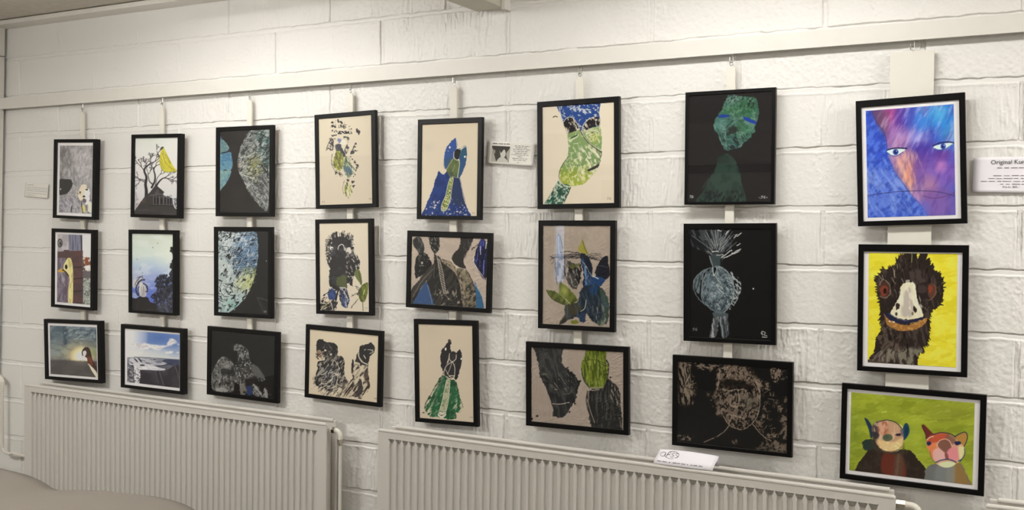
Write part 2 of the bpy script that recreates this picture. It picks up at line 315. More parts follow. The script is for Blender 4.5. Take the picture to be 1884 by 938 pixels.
def art_3_1(a):
    a.mix(a.one(),(46,43,43)); a.tex(a.one(),(56,52,52),120,120,0,.5,.2,.6,2)
    for q,c in (('112,150 150,178 188,225 200,268 172,285 140,292 112,295',(122,152,148)),('112,322 160,302 214,295 224,340 233,390 226,436 205,462 160,450 112,470',(110,160,184)),('112,470 150,462 216,464 205,515 170,580 140,615 112,640',(136,176,174))):
        m = a.fill(q,c,rough=2); a.tex(m,(74,126,168),40,60,0,.53,.1,.7,4); a.tex(m,(176,204,200),24,14,30,.6,.06,.6,5)
    a.line('118,140 140,170 200,205 300,232',7,(24,22,22)); a.ell(125,158,8,14,(92,92,150),.7)
    m = a.fill('398,100 575,90 578,300 572,600 558,780 535,832 495,795 430,722 372,645 335,562 300,500 278,430 285,330 308,245 350,165',(128,134,132),rough=5,rs=26)
    a.mix(m*a.mask('460,120 580,90 580,500 520,420 470,300',edge=30),(92,122,120)); a.glow(430,440,110,170,(166,168,92),.8); a.glow(400,360,50,60,(176,178,120),.5); a.glow(300,420,30,60,(190,160,140),.8,within=m); a.tex(m,(52,54,54),18,44,35,.55,.06,.75,6); a.tex(m,(206,208,204),10,32,40,.62,.04,.8,7)
    a.scratch(m,(222,224,220),70,60,4,-35,40,3,.75); a.scratch(m,(30,30,30),60,70,5,30,50,4,.85)
    lo = a.mask('330,560 560,520 560,830 495,800 400,690',edge=24); a.tex(m*lo,(190,192,190),7,40,-38,.54,.05,.8,8); a.tex(m*lo,(70,72,74),7,50,-38,.56,.05,.7,9)
    a.line('480,170 490,240 530,280',7,(40,52,52)); a.line('470,130 560,170',6,(30,36,36)); a.line('530,420 550,440 545,520',8,(26,28,28)); a.line('300,340 380,330 430,300',9,(200,204,200),rough=4); a.line('310,500 380,515 420,540',9,(210,210,206),rough=4)
def art_3_2(a):
    a.mix(a.one(),(33,33,34)); a.tex(a.one(),(42,42,42),150,200,30,.5,.2,.6,2)
    q = '95,120 160,108 300,112 438,106 458,150 464,280 456,400 438,480 405,590 352,700 280,775 190,842 95,832'
    m = a.fill(q,(158,172,176),rough=4,rs=24); a.tex(m,(196,204,204),50,40,30,.5,.12,.8,3)
    a.mix(m*a.mask('280,120 470,110 470,500 300,520 250,420 240,300',edge=50),(104,130,156)); a.tex(m*a.mask('150,120 380,120 380,220 150,260',edge=40),(196,202,206),30,24,20,.5,.08,.8,4)
    a.glow(380,540,130,130,(182,186,122),.95,.6,within=m); a.glow(300,600,90,80,(160,166,100),.6,within=m); a.glow(240,770,180,120,(134,176,170),.8,within=m); a.glow(160,520,120,220,(170,184,178),.7,within=m)
    for k in range(11):
        y = 330+k*17; a.line(np.array([(150+k*12,y-10),(250,y+8*math.sin(k)),(340,y-4),(452,y-30+6*math.cos(k*2))]),6,(34,44,58),.75,rough=5,seed=k)
    for rx,ry in ((56,40),(36,26),(18,14)):
        t = np.linspace(0.4,5.6,16); a.line(np.stack([270+rx*np.cos(t),288+ry*np.sin(t)],1),6,(38,42,46),rough=3)
    a.tex(m,(28,30,32),16,34,-55,.64,.04,.95,6); a.tex(m,(220,226,226),12,34,30,.62,.08,.55,7)
    a.scratch(m*a.mask('95,110 460,110 460,260 95,330',edge=20),(34,40,46),44,60,5,15,50,5,.8,curve=.5); a.scratch(m*a.mask('95,600 300,600 260,780 95,800',edge=20),(40,46,46),28,60,6,35,25,6); a.scratch(m,(206,216,216),26,60,5,20,50,9,.5)
    for x,y,r in ((120,550,16),(100,180,12),(105,290,14),(103,800,18),(225,770,8),(160,775,9)): a.fill(np.array([(x-r,y-r*.5),(x+r,y),(x+r*.6,y+r*.6),(x-r*.6,y+r*.3)]),(22,22,24),rough=3)
    a.line('438,440 430,520 385,620',8,(150,158,70),.8); a.line('445,560 420,565',5,(60,120,170),.6)
    for x,y in ((540,370),(445,490),(420,568),(248,815)): a.ell(x,y,5,7,(150,154,154),.8)
    a.line('452,700 552,728',9,(66,66,66)); a.line('455,705 515,838',9,(58,58,58)); a.line('480,730 530,820',6,(52,52,52)); a.ell(527,830,14,10,(104,104,104),rough=3)
def art_3_3(a):
    a.mix(a.one(),(31,31,31)); G = (104,104,102)
    H = a.fill('342,300 345,268 372,248 430,265 490,310 508,370 518,480 480,500 400,485 388,420 382,330 345,325',G,rough=4)
    L = a.fill('106,640 122,545 165,450 200,405 232,388 300,412 338,470 356,560 348,640 352,720 330,765 250,770 160,766 110,720',(88,88,86),rough=4)
    T = a.fill('358,482 420,505 500,500 545,470 590,490 640,545 672,610 680,640 640,660 590,640 540,690 480,702 470,795 420,795 400,690 340,640',(80,80,79),rough=4)
    B = a.fill('550,690 600,710 660,790 668,735 700,728 710,834 640,826 560,800 530,720',(110,110,110),rough=4)
    for m,s in ((H,1),(L,2),(T,3),(B,4)):
        a.tex(m,(150,150,148),26,26,20,.55,.08,.7,s); a.tex(m,(38,38,38),18,34,20,.54,.07,.85,s+10); a.tex(m,(190,190,186),9,14,0,.68,.05,.8,s+20)
    a.fill('388,440 450,425 520,432 515,492 440,496 395,474',(42,42,42),.9,rough=4); m = a.mask('388,440 520,432 515,492 395,474'); a.tex(m,(170,170,166),9,16,60,.6,.05,.9,31)
    a.ell(375,295,16,10,(44,44,44),rough=4); a.ell(430,295,14,12,(50,50,50),rough=4); a.fill('345,275 372,265 380,290 350,325',(140,140,136),.5,rough=3)
    a.ell(262,500,58,52,(112,112,110),.9,rough=6); a.ell(270,490,30,22,(160,160,156),.7,rough=6,edge=8); a.fill('210,520 345,540 350,600 280,580 220,590',(40,40,40),.85,rough=8); a.line('170,450 215,470 300,440 338,470',7,(160,160,156),.8,rough=3); a.line('185,420 165,460',8,(170,170,166),.7)
    a.line('115,560 108,640 116,720',9,(140,140,138),.8,rough=3); a.line('140,560 205,590 150,700',18,(132,132,130),.7,rough=6); a.fill('160,730 230,718 280,760 160,764',(176,176,172),.8,rough=5)
    a.fill('540,490 590,490 640,545 680,630 600,610 555,560',(96,96,94),.9,rough=4); a.line('535,500 550,570 610,640',6,(40,40,40)); a.fill('470,640 570,600 600,640 540,690 480,702',(36,36,36),.9,rough=6)
    a.line('560,690 640,800',16,(168,168,166),rough=4); a.line('680,740 694,820',16,(160,160,158),rough=4); a.fill('425,695 470,700 470,795 418,790',(128,124,118),.9,rough=4); a.ell(460,772,16,14,(34,34,34),rough=4)
    a.fill('482,712 530,708 545,760 530,806 486,792',(46,62,104),rough=5); a.fill('430,740 480,730 480,780',(120,110,100),.5,rough=3); a.sig(728,800,16,(120,120,126),.8)
PAPER = (220,209,186)
def art_4_1(a):
    a.mix(a.one(),PAPER); a.mix(a.mask('90,440 320,436 560,440 560,870 90,870',sm=False,edge=6)*.22,(196,182,164)); a.glow(300,160,260,160,(230,220,196),.6)
    K = (36,34,38)
    def dab(q,c=K,al=1,ro=5,sd=0):
        m = a.mask(q,rough=ro,rs=16,seed=sd); n = a.nz(8,16,60,seed=sd+4); a.mix(m*sstep(.43,.48,n)*al,c)
    for i,q in enumerate(('200,150 235,145 245,165 205,168','250,135 260,140 258,165 250,165','275,150 300,150 305,172 270,165','195,182 240,178 300,186 322,182 318,212 280,208 235,205 196,202','198,222 240,225 235,242 205,240','255,235 300,232 372,236 374,252 320,256 285,258 255,255','345,190 372,215 365,222 345,215','195,262 240,258 240,272 200,276','402,222 435,222 432,265 415,250','300,272 325,275 322,292 302,290','175,288 238,290 230,312 200,310','176,300 216,310 218,382 176,392 160,388 176,350','330,280 350,290 335,330','410,315 415,350 390,380 405,395 425,390 380,430 375,440 360,425 380,370','355,440 385,470 415,500 425,525 395,505 365,470','415,510 425,540 398,590 400,560','378,620 395,590 400,605','372,655 395,650 385,672 375,670','380,690 400,682 385,712','230,590 245,560 250,610','258,565 290,590 288,615 268,610','330,630 355,635 345,655')): dab(q,sd=i)
    a.fill('236,345 275,340 285,372 310,402 320,440 300,445 285,420 245,400 232,370',(48,50,58),rough=5); dab('330,340 345,380 320,420 310,390',(70,70,74)); a.ell(265,308,18,18,(84,100,160),.75,rough=6); a.ell(300,330,26,22,(232,228,216),.8,rough=5)
    a.line('195,300 170,340 155,392',5,(70,66,62),rough=2); a.line('210,420 200,480 215,540 240,590',5,(60,60,50),.8,rough=4); a.line('300,180 325,180',5,K)
    m = a.mask('240,400 275,400 300,450 300,520 285,555 250,560 225,530 210,490 225,430',rough=6); a.mix(m,(148,152,52)); a.tex(m,(84,84,36),12,40,75,.53,.06,.85,3); a.tex(m,(206,206,140),9,30,75,.6,.05,.8,4)
    m = a.mask('325,440 350,460 372,520 388,545 385,590 362,620 330,615 305,570 300,520 310,470',rough=8); a.mix(m*.9,(132,146,96)); a.tex(m,(66,96,112),16,30,60,.5,.08,.9,6); a.tex(m,(216,212,180),9,26,60,.57,.05,.85,7); a.tex(m,(40,44,40),10,30,70,.62,.05,.9,8); a.ell(345,560,30,28,(72,98,122),.6,rough=7)
    m = a.mask('335,655 365,690 378,745 360,790 330,795 305,745 312,700',rough=7); a.mix(m*.9,(156,160,78)); a.tex(m,(222,214,186),9,40,80,.54,.05,.9,9); a.tex(m,(60,62,40),8,40,75,.6,.05,.85,10)
    a.line('310,650 295,710 305,760',4,(90,88,70),.8,rough=3); a.sig(122,826,18,(150,140,130),.7); a.sig(520,806,16,(130,122,112),.8)
def art_4_2(a):
    a.mix(a.one(),(218,208,188)); K = (38,37,40)
    q = '182,220 210,180 250,165 300,185 345,190 372,225 378,285 385,330 405,350 430,390 442,430 432,470 440,500 420,520 395,510 385,560 375,620 345,600 330,600 325,640 275,640 265,660 235,650 190,625 180,560 185,480 165,420 160,360 158,300 170,250'
    m = a.fill(q,K,rough=6,rs=20); r = np.random.RandomState(3)
    for i in range(44):
        t = i/43; x = 180+200*t; y = 215-38*math.sin(t*3.1)+r.uniform(-6,10); a.line(np.array([(x,y+22),(x+r.uniform(-9,9)+(t-.5)*16,y-r.uniform(6,24))]),r.uniform(3,6),K if r.rand()<.6 else (232,224,206))
    for i in range(22): y = 230+i*7; a.line(np.array([(176,y),(150+r.uniform(-4,8),y-r.uniform(0,10))]),3.5,K); a.line(np.array([(366,y-10),(386+r.uniform(-6,8),y-r.uniform(6,16))]),4,K if i%2 else (224,216,200))
    a.tex(m,(86,88,96),46,60,0,.6,.08,.4,4); a.tex(m*a.mask('330,330 445,380 445,520 340,600',edge=20),(196,190,178),9,22,60,.62,.04,.9,5); a.tex(m*a.mask('150,200 200,200 200,400 150,400',edge=8),(216,206,190),8,16,60,.6,.04,.9,6)
    a.ell(202,303,14,14,(226,222,214)); a.ell(205,308,7,6,K); a.line('255,312 262,285 285,270 302,280 312,320',6,(226,222,214)); a.ell(350,320,20,24,(214,208,198),rough=8); a.ell(374,300,16,12,(36,34,36),rough=4); a.line('318,300 326,335',7,(206,200,190)); a.line('392,335 410,375',6,(216,208,194),rough=3)
    a.fill('262,540 320,528 330,590 320,632 275,632 240,600 245,560',(88,96,56),.85,rough=6,edge=7)
    a.fill('395,500 425,480 445,500 460,580 456,615 430,580 405,550',(104,112,62),rough=3); a.line('430,500 452,600',5,(60,64,40)); 
    m = a.fill('190,640 215,650 240,680 235,720 205,755 180,735 168,690',(54,78,132),rough=3); a.tex(m,(36,44,84),20,40,60,.55,.06,.8,7); a.line('195,640 165,690 178,735 212,762 238,725 262,655',5,(222,214,196)); a.line('235,660 262,650 240,720 230,790 248,760',14,K,rough=4); a.line('130,705 175,675 185,645',8,K,rough=4)
    m = a.fill('105,755 135,720 160,720 150,760 200,740 235,745 225,780 245,800 225,825 110,830',K,rough=6); a.line('125,812 190,742',10,(150,144,96),rough=2); a.tex(m,(206,196,178),12,26,-45,.6,.05,.95,8); a.line('200,768 212,826',5,(232,226,212)); a.line('108,765 150,770',8,(226,220,204),rough=3)
    m = a.fill('280,645 325,640 345,690 355,740 335,800 300,800 270,740 268,690',(40,44,62),rough=4); a.tex(m,(206,204,204),7,40,75,.57,.04,.9,9); a.tex(m,(60,90,150),10,40,75,.58,.05,.8,10); a.line('272,634 320,636',7,(226,222,210)); a.line('345,600 335,650 350,700',6,(206,200,186),.8)
    m = a.fill('505,588 508,650 495,720 470,755 445,745 428,700 432,650 465,610',(112,122,52),rough=2); a.tex(m,(70,80,34),16,60,75,.53,.07,.8,11); a.line('480,650 470,690',6,(206,206,150)); a.line('432,660 420,690',9,K,rough=4); a.line('465,755 468,830',5,(80,76,60)); a.line('505,590 470,605 435,650',4,(66,66,44))
    for q in ('375,690 385,700','400,620 440,640','370,705 405,690','425,730 365,806','412,640 430,655','405,680 425,690'): a.line(q,6,(84,80,76),rough=3)
    a.sig(486,806,14,(150,142,130),.7)
def art_4_3(a):
    a.mix(a.one(),(202,190,168)); a.glow(450,250,400,200,(210,198,174),.6); K = (34,32,34)
    A_ = a.fill('168,290 172,235 195,213 235,218 240,232 300,245 345,255 378,280 386,330 380,365 388,388 420,385 445,410 456,480 452,540 465,600 492,650 470,690 440,720 400,700 380,740 300,745 250,700 180,690 160,640 165,570 185,510 180,470 190,435 250,425 250,380 215,350 205,320 172,335',K,rough=4,rs=24)
    a.tex(A_*a.mask('140,420 500,420 500,760 140,760',edge=60),(168,162,150),10,34,-55,.56,.05,.85,3); a.tex(A_*a.mask('230,280 390,280 390,420 230,420',edge=30),(120,114,108),14,20,0,.55,.08,.6,4); a.glow(300,600,130,150,(110,116,122),.5); a.tex(a.mask('150,600 480,640 480,780 250,770',edge=30,rough=10),(40,38,40),12,44,-50,.5,.06,.8,5)
    m = a.mask('180,560 400,540 420,760 200,700',edge=40); a.scratch(m,(212,204,188),60,44,5,-40,50,6,.85); a.line('330,480 350,430 385,470 400,510',6,(200,192,176),rough=3); a.line('350,560 390,590 380,660 430,690',5,(200,192,176),rough=3)
    a.fill('176,340 215,332 220,372 205,395 180,390',(150,120,100),rough=5); a.tex(a.mask('170,330 250,330 250,410 170,410'),(36,32,30),10,12,0,.52,.06,.9,7); a.ell(258,328,12,10,(206,196,176),rough=3); a.line('215,345 245,340',5,(206,198,180)); a.ell(318,368,10,9,(196,190,176),rough=3)
    a.fill('320,700 480,640 520,700 430,790 350,745',(196,184,162),.35,edge=30)
    B_ = a.mask('530,430 548,425 552,480 590,450 650,440 690,470 695,560 712,640 718,705 700,730 660,780 620,830 560,800 470,800 380,755 420,740 520,640 540,600 530,540 522,520',rough=6,rs=24)
    a.mix(B_*.55,(176,164,144)); a.tex(B_,(40,34,32),12,70,-52,.5,.05,.9,9); a.tex(B_*a.mask('570,450 660,460 650,640 560,640',edge=24),(206,194,172),30,50,0,.45,.1,.9,10)
    a.fill('602,330 612,285 650,275 690,265 722,248 752,285 762,325 745,360 712,395 700,450 680,470 640,440 612,400 604,370',(38,36,38),rough=3); a.fill('575,390 590,350 604,380 625,430 665,470 640,482 590,450 562,445',(46,42,42),rough=4); a.line('592,362 605,405 635,448 688,470',8,(214,206,188)); a.line('650,380 668,412',8,(206,198,180)); a.line('655,328 668,320',7,(190,184,172)); a.line('690,325 715,325 745,345 712,362',6,(196,190,178),rough=2); a.ell(738,325,9,8,(120,116,112)); a.line('560,470 600,480 570,520',7,(60,54,50),rough=3)
    a.fill('598,628 632,640 645,700 640,760 600,800 560,800 590,740',(60,54,54),.92,rough=5); a.fill('655,560 690,510 705,600 715,690 700,720 680,640 660,640',(58,46,42),.8,rough=6); a.fill('532,430 546,428 550,470 535,560 525,540',K,rough=3)
    a.line('470,800 560,690 600,660',5,(70,56,50),.8,rough=3); a.line('440,785 530,660',5,(206,196,176),.8,rough=3)
    a.line('640,600 640,690',8,(210,200,180),rough=3); a.sig(120,716,14,(150,140,124),.7); a.sig(764,822,16,(96,90,82),.9)
def art_5_1(a):
    a.mix(a.one(),(218,206,184)); a.glow(170,290,80,60,(206,196,178),.7)
    B = a.fill('250,488 275,512 300,515 318,492 345,535 400,545 425,560 440,640 460,740 488,800 496,900 122,900 140,790 175,700 205,630 222,560 240,520',(36,62,124),rough=3); a.tex(B,(24,44,100),40,70,10,.55,.1,.6,2)
    a.fill('362,560 405,545 425,560 440,640 462,760 370,760 350,640',(44,56,84),.75,edge=14); a.tex(a.mask('130,740 490,740 490,860 130,860',edge=20)*B,(214,208,196),12,16,0,.7,.03,.95,5); a.scratch(a.mask('330,690 385,720 380,770 330,770'),(206,202,190),9,30,3,-60,60,3)
    for x,y,rx,ry in ((215,792,8,12),(180,785,5,6),(240,745,7,5),(405,820,9,8),(345,842,10,6),(462,790,4,8),(200,835,7,6),(470,845,14,5)): a.ell(x,y,rx,ry,(206,204,196),rough=4)
    a.fill('385,220 398,228 402,290 385,330 372,400 325,460 305,470 296,420 300,350 320,290 345,255',(54,84,150),rough=3); a.fill('372,385 340,410 310,470 296,420 330,370',(52,84,116),.8,edge=14); a.fill('470,285 482,320 482,370 470,440 440,515 415,545 418,430 425,360 440,315',(46,82,124),rough=2); a.fill('470,285 440,315 430,360 470,350',(40,90,104),.7,edge=16); a.line('302,330 395,340',4,(40,60,110),.8)
    m = a.fill('375,385 345,405 322,455 318,495 345,525 385,535 412,540 420,470 412,400',(98,112,70),rough=3); a.tex(m,(64,78,50),16,50,70,.54,.07,.7,6); a.line('385,440 368,490',4,(150,160,110)); a.fill('320,490 380,520 412,540 345,535',(70,84,70),.8,rough=4)
    a.fill('382,330 405,305 432,315 425,360 412,395 385,385 378,355',(34,34,38)); a.ell(422,312,12,10,(22,22,26)); a.line('398,225 404,290 430,310 470,288',5,(206,208,196)); a.line('378,330 376,375 398,398 418,395 422,440 405,540',5,(216,212,190)); a.line('318,470 372,385',4,(196,196,170),.8)
    a.ell(343,294,7,10,(226,222,206)); a.ell(467,371,8,9,(232,228,214)); a.ell(330,325,4,4,(180,190,190))
    m = a.fill('348,540 372,548 350,640 345,700 325,780 310,815 285,822 270,800 285,740 312,690 330,600',(128,142,70),rough=2); a.tex(m,(216,214,160),10,18,-40,.56,.05,.85,8); a.tex(m,(60,80,44),10,16,-30,.6,.05,.8,9); a.line('345,545 325,610 308,690 278,760 272,805 290,820 320,795 345,720 360,620 372,555',5,(206,206,176)); a.ell(285,805,14,12,(190,192,170),.8,rough=3)
    a.sig(524,834,16,(150,140,126),.7)
def crinkle(a, m, seed=0, ang=0):
    return
def art_5_2(a):
    a.mix(a.one(),(170,157,144)); a.tex(a.one(),(184,170,156),60,30,20,.5,.15,.5,2); K = (40,39,40)
    a.fill('112,215 150,230 160,300 140,420 110,480',(186,172,152),.6,edge=20)
    m1 = a.fill('130,150 165,118 205,122 235,170 245,230 235,275 200,290 170,245 140,210',(42,44,44),rough=3); m2 = a.fill('292,85 384,82 398,180 392,240 370,272 342,275 315,235 298,175',(38,38,38),rough=3); a.tex(m1,(96,98,94),24,60,80,.6,.05,.6,3); a.tex(m2,(150,146,138),8,26,60,.63,.04,.9,4)
    m3 = a.fill('190,290 235,272 275,290 300,340 318,390 290,450 240,490 185,520 160,530 150,450 155,370 165,320',(28,28,29),rough=4); a.ell(222,376,10,13,(170,166,156)); a.line('210,402 236,404',6,(140,136,128)); a.tex(m3,(120,116,108),10,20,0,.7,.04,.8,5)
    m4 = a.fill('110,660 200,540 330,400 345,275 362,300 400,320 430,370 500,420 570,500 605,590 625,690 648,870 100,845',(38,37,36),rough=4); a.tex(m4,(70,67,62),18,70,-60,.55,.08,.6,6); a.tex(m4*a.mask('320,660 640,660 640,825 320,810',edge=10),(150,142,128),26,40,10,.62,.06,.85,7); a.fill('110,700 210,520 330,390 350,420 250,560 150,700 125,720',(58,54,50),.9,rough=5); a.line('130,720 220,560 330,440',5,(150,142,126),.7,rough=3); a.line('345,420 340,530',4,(140,134,124),.7)
    m = a.mask('400,345 440,340 520,370 585,470 630,600 705,880 648,870 620,690 600,580 560,490 490,420'); a.mix(m*.85,(136,124,106)); a.tex(m,(60,56,50),24,16,55,.52,.08,.8,8)
    a.fill('270,560 130,790 150,790 205,640',(196,186,166),.8,rough=3); a.fill('262,568 300,650 337,850 118,845 170,710 215,630',(50,76,116),rough=2); a.line('275,600 300,680 325,795',5,(150,140,122),.8)
    a.fill('625,85 748,78 715,200 690,250 650,320 640,370 670,440 600,420 550,385 520,330 550,270 590,230 610,170',(46,44,43),rough=4); a.tex(a.mask('640,130 735,120 690,260 640,340',edge=14),(78,74,70),12,60,-30,.55,.06,.6,9); a.line('515,330 545,395 600,430 665,440',6,(206,196,176),rough=2)
    m = a.fill('600,430 690,470 720,540 750,600 770,700 782,880 705,880 655,690 620,560 570,480',(112,104,86),rough=4); a.tex(m,(44,42,38),26,40,-50,.5,.07,.9,10); a.tex(m,(156,146,122),20,26,0,.6,.06,.7,11); a.line('665,440 700,500 745,590 770,680',6,(52,48,44),rough=3)
    a.fill('750,570 790,630 825,700 856,880 780,880 770,700',(52,92,128),rough=3); a.line('745,575 790,640 825,700',6,(196,186,164),.8)
    m = a.fill('822,130 850,135 870,170 892,230 895,440 868,545 830,520 790,450 755,385 752,330 765,270 790,190',(32,32,62),rough=4); a.tex(m,(84,96,190),8,120,6,.6,.05,.85,12); a.tex(m,(18,18,26),14,90,6,.5,.06,.7,13); a.line('720,240 760,215 790,190',8,(46,42,46),rough=5); a.line('812,210 815,290',7,(190,196,232)); a.line('872,170 868,230',8,(210,214,232)); a.line('850,350 846,500',8,(120,130,206),.8); a.line('760,270 745,340 760,400 860,545',6,(206,196,186),.9,rough=2)  # blue streaks and pale bars imitate a window reflected in the glass
    m = a.mask('380,310 400,350 430,440 460,680 440,690 405,560 385,430'); a.mix(m*.6,(40,38,36))
    for k in range(13):
        t = k/12; x = 388+62*t; y = 350+330*t; a.line(np.array([(x-14,y-14),(x+16,y+14)]),4,(206,198,182)); 
    a.line('372,300 388,400 412,560 445,690',4,(206,198,182)); a.line('390,330 425,440 452,600 462,680',4,(206,198,182)); a.line('440,690 520,760',7,(130,124,112),.8,rough=4); a.ell(490,745,12,8,(150,144,130),rough=4)
def art_5_3(a):
    a.mix(a.one(),(192,180,160)); a.glow(200,120,160,120,(180,170,152),.6); K = (40,39,41)
    a.fill('345,200 362,205 360,260 365,290 340,350 310,440 290,420 278,340 285,290 300,260 325,235',K,rough=4); a.fill('435,275 450,310 452,370 432,450 408,515 385,490 395,400 400,320 415,290',K,rough=3); a.fill('372,288 405,300 408,350 395,380 395,470 380,500 330,495 300,465 315,410 345,370 352,320',(44,42,43),rough=3); a.fill('338,198 362,198 360,220',(70,64,58),rough=5)
    a.line('352,305 350,345 372,370 402,350 405,315',5,(214,206,190)); a.line('375,372 330,400 308,450 312,480 340,495',5,(206,198,182)); a.line('378,374 395,420 392,490',5,(206,198,182)); a.line('372,375 350,440 335,470',4,(196,188,172)); a.line('318,430 355,490 385,500',4,(196,188,172)); a.ell(320,269,7,12,(222,214,198)); a.ell(446,348,6,9,(222,214,198)); a.line('350,488 390,485 385,515 405,525',7,(206,196,178),rough=4); a.ell(380,335,14,26,(60,58,58),.6)
    m = a.fill('300,478 330,498 345,510 400,525 420,590 440,680 462,740 440,780 405,790 400,835 290,825 185,800 160,745 175,680 215,620 240,560 270,510',(38,92,58),rough=7,rs=26); a.tex(m,(24,66,42),50,70,0,.55,.1,.6,3); e = a.mask('150,480 290,480 250,600 215,720 215,800 150,800',edge=30)+a.mask('420,640 470,640 480,800 380,830 380,770',edge=26); a.tex(m*np.clip(e,0,1),(196,186,164),14,40,30,.52,.05,.95,4); a.scratch(m,(176,180,156),40,34,4,-60,40,6,.7); a.scratch(m,(20,40,28),40,40,4,-55,40,7,.7)
    a.line('300,478 260,530 215,610 165,700 155,745',5,(60,56,50),rough=4); a.line('405,530 430,640 465,740',5,(54,66,52),rough=4); a.ell(145,776,12,5,(60,58,54),rough=4)
    m = a.fill('330,515 358,520 352,600 345,680 325,770 290,770 275,755 295,690 312,600',(166,166,140),rough=2); a.tex(m,(104,120,88),12,16,30,.55,.06,.7,8); a.line('330,515 312,600 295,690 272,770',4,(206,198,178)); a.line('358,522 345,690 325,775',4,(206,198,178)); a.fill('262,780 285,770 300,778 328,780 322,805 290,828 265,805',(200,194,176),rough=3); a.line('265,780 290,805 322,785',4,(80,90,74)); a.ell(292,800,5,5,(70,76,64))
    a.sig(520,822,18,(140,132,118),.8)
def art_6_1(a):
    a.mix(a.one(),(224,214,194)); a.mix(a.mask('100,330 300,325 500,560 660,560 660,870 100,870',sm=False,edge=5)*.2,(206,192,170)); a.fill('555,680 650,680 650,830 555,830',(214,202,180),.5,sm=False); a.line('190,205 205,197 220,201',6,(50,48,46),rough=2)
    m = a.fill('224,70 518,50 535,180 545,240 530,275 480,285 420,310 395,305 380,300 300,310 268,250 245,180',(40,72,138),rough=2); a.tex(m,(206,206,200),18,12,15,.66,.04,.95,2)
    mm = a.mask('312,130 380,140 465,150 460,180 400,165 330,165',rough=6); a.tex(mm,(200,204,206),14,10,20,.46,.06,.95,3); a.scratch(m,(206,206,202),26,22,5,70,50,4,.9); a.line('232,120 265,250 300,330',5,(206,206,196))
    m = a.fill('268,250 285,222 315,205 350,225 375,265 392,300 340,315 300,332 285,310',(32,30,33)); a.tex(m,(216,206,186),11,30,80,.62,.04,.95,5); a.line('268,240 290,212 318,204 352,225 388,290',5,(206,200,186)); a.line('275,280 300,330',9,(206,196,178),rough=4)
    m = a.fill('412,300 425,262 455,228 500,205 540,218 545,262 520,272 460,292 420,318',(32,30,33)); a.tex(m,(216,206,188),10,26,55,.54,.04,.95,6); a.line('405,312 420,258 460,220 515,200',5,(216,208,190))
    G = '300,335 345,315 395,302 412,318 470,292 530,275 548,300 556,380 552,450 545,540 520,600 480,650 430,700 370,720 300,718 258,695 238,650 240,600 270,550 295,510 306,450 305,390'
    m = a.fill(G,(128,152,96),rough=2); a.vgrad(m*.85,[(300,(136,160,104)),(430,(122,150,98)),(560,(118,146,94)),(640,(150,164,62)),(720,(164,174,58))]); a.tex(m,(206,210,170),14,30,-20,.66,.04,.9,7); a.tex(m*a.mask('390,440 550,460 550,620 440,680 390,640',edge=26),(222,216,192),18,36,-30,.53,.05,.95,8); a.tex(m*a.mask('240,560 480,560 440,720 240,700',edge=26),(206,206,140),14,22,30,.62,.05,.8,9); a.glow(500,360,60,70,(176,182,70),.7); a.scratch(m,(214,214,180),50,34,5,-60,60,11,.7)
    a.line('306,380 340,370 380,340',10,(206,212,180),rough=3); a.fill('322,360 350,345 375,335 368,348 335,362',(60,84,50)); a.line('440,330 480,318 525,312',10,(214,216,186),rough=3); a.fill('452,328 490,315 528,308 500,322',(70,80,50)); a.scratch(a.mask('430,300 550,300 550,400 450,380'),(206,206,170),26,40,6,60,50,12,.8)
    a.line('395,305 420,345 460,395 510,435 552,468',13,(60,60,50),rough=2); a.line('400,308 425,350 465,398 515,435 552,462',5,(206,206,180)); a.fill('450,600 480,585 535,558 530,580 490,602 455,612',(62,60,56)); a.line('552,460 550,500 535,560',5,(66,66,56),rough=3); a.line('300,505 320,560 420,566',5,(84,108,84),.5)
    a.line('300,510 262,560 236,640 250,690 290,716',4,(60,66,44)); a.line('240,640 248,690 290,724 370,722',6,(206,206,180),.7)
    m = a.fill('232,680 262,705 325,728 270,845 240,858 130,858 170,790 200,730',(42,92,74),rough=3); a.tex(m,(196,202,184),10,26,50,.6,.04,.95,13); a.tex(m,(26,60,50),18,40,50,.55,.06,.7,14); a.scratch(m,(206,208,192),36,26,5,-50,50,15,.9); a.line('325,730 275,845',5,(60,66,56)); a.line('240,680 275,715 325,728',5,(216,212,194))
    a.sig(600,818,20,(140,130,116),.8); a.line('130,850 205,728',4,(150,150,136))
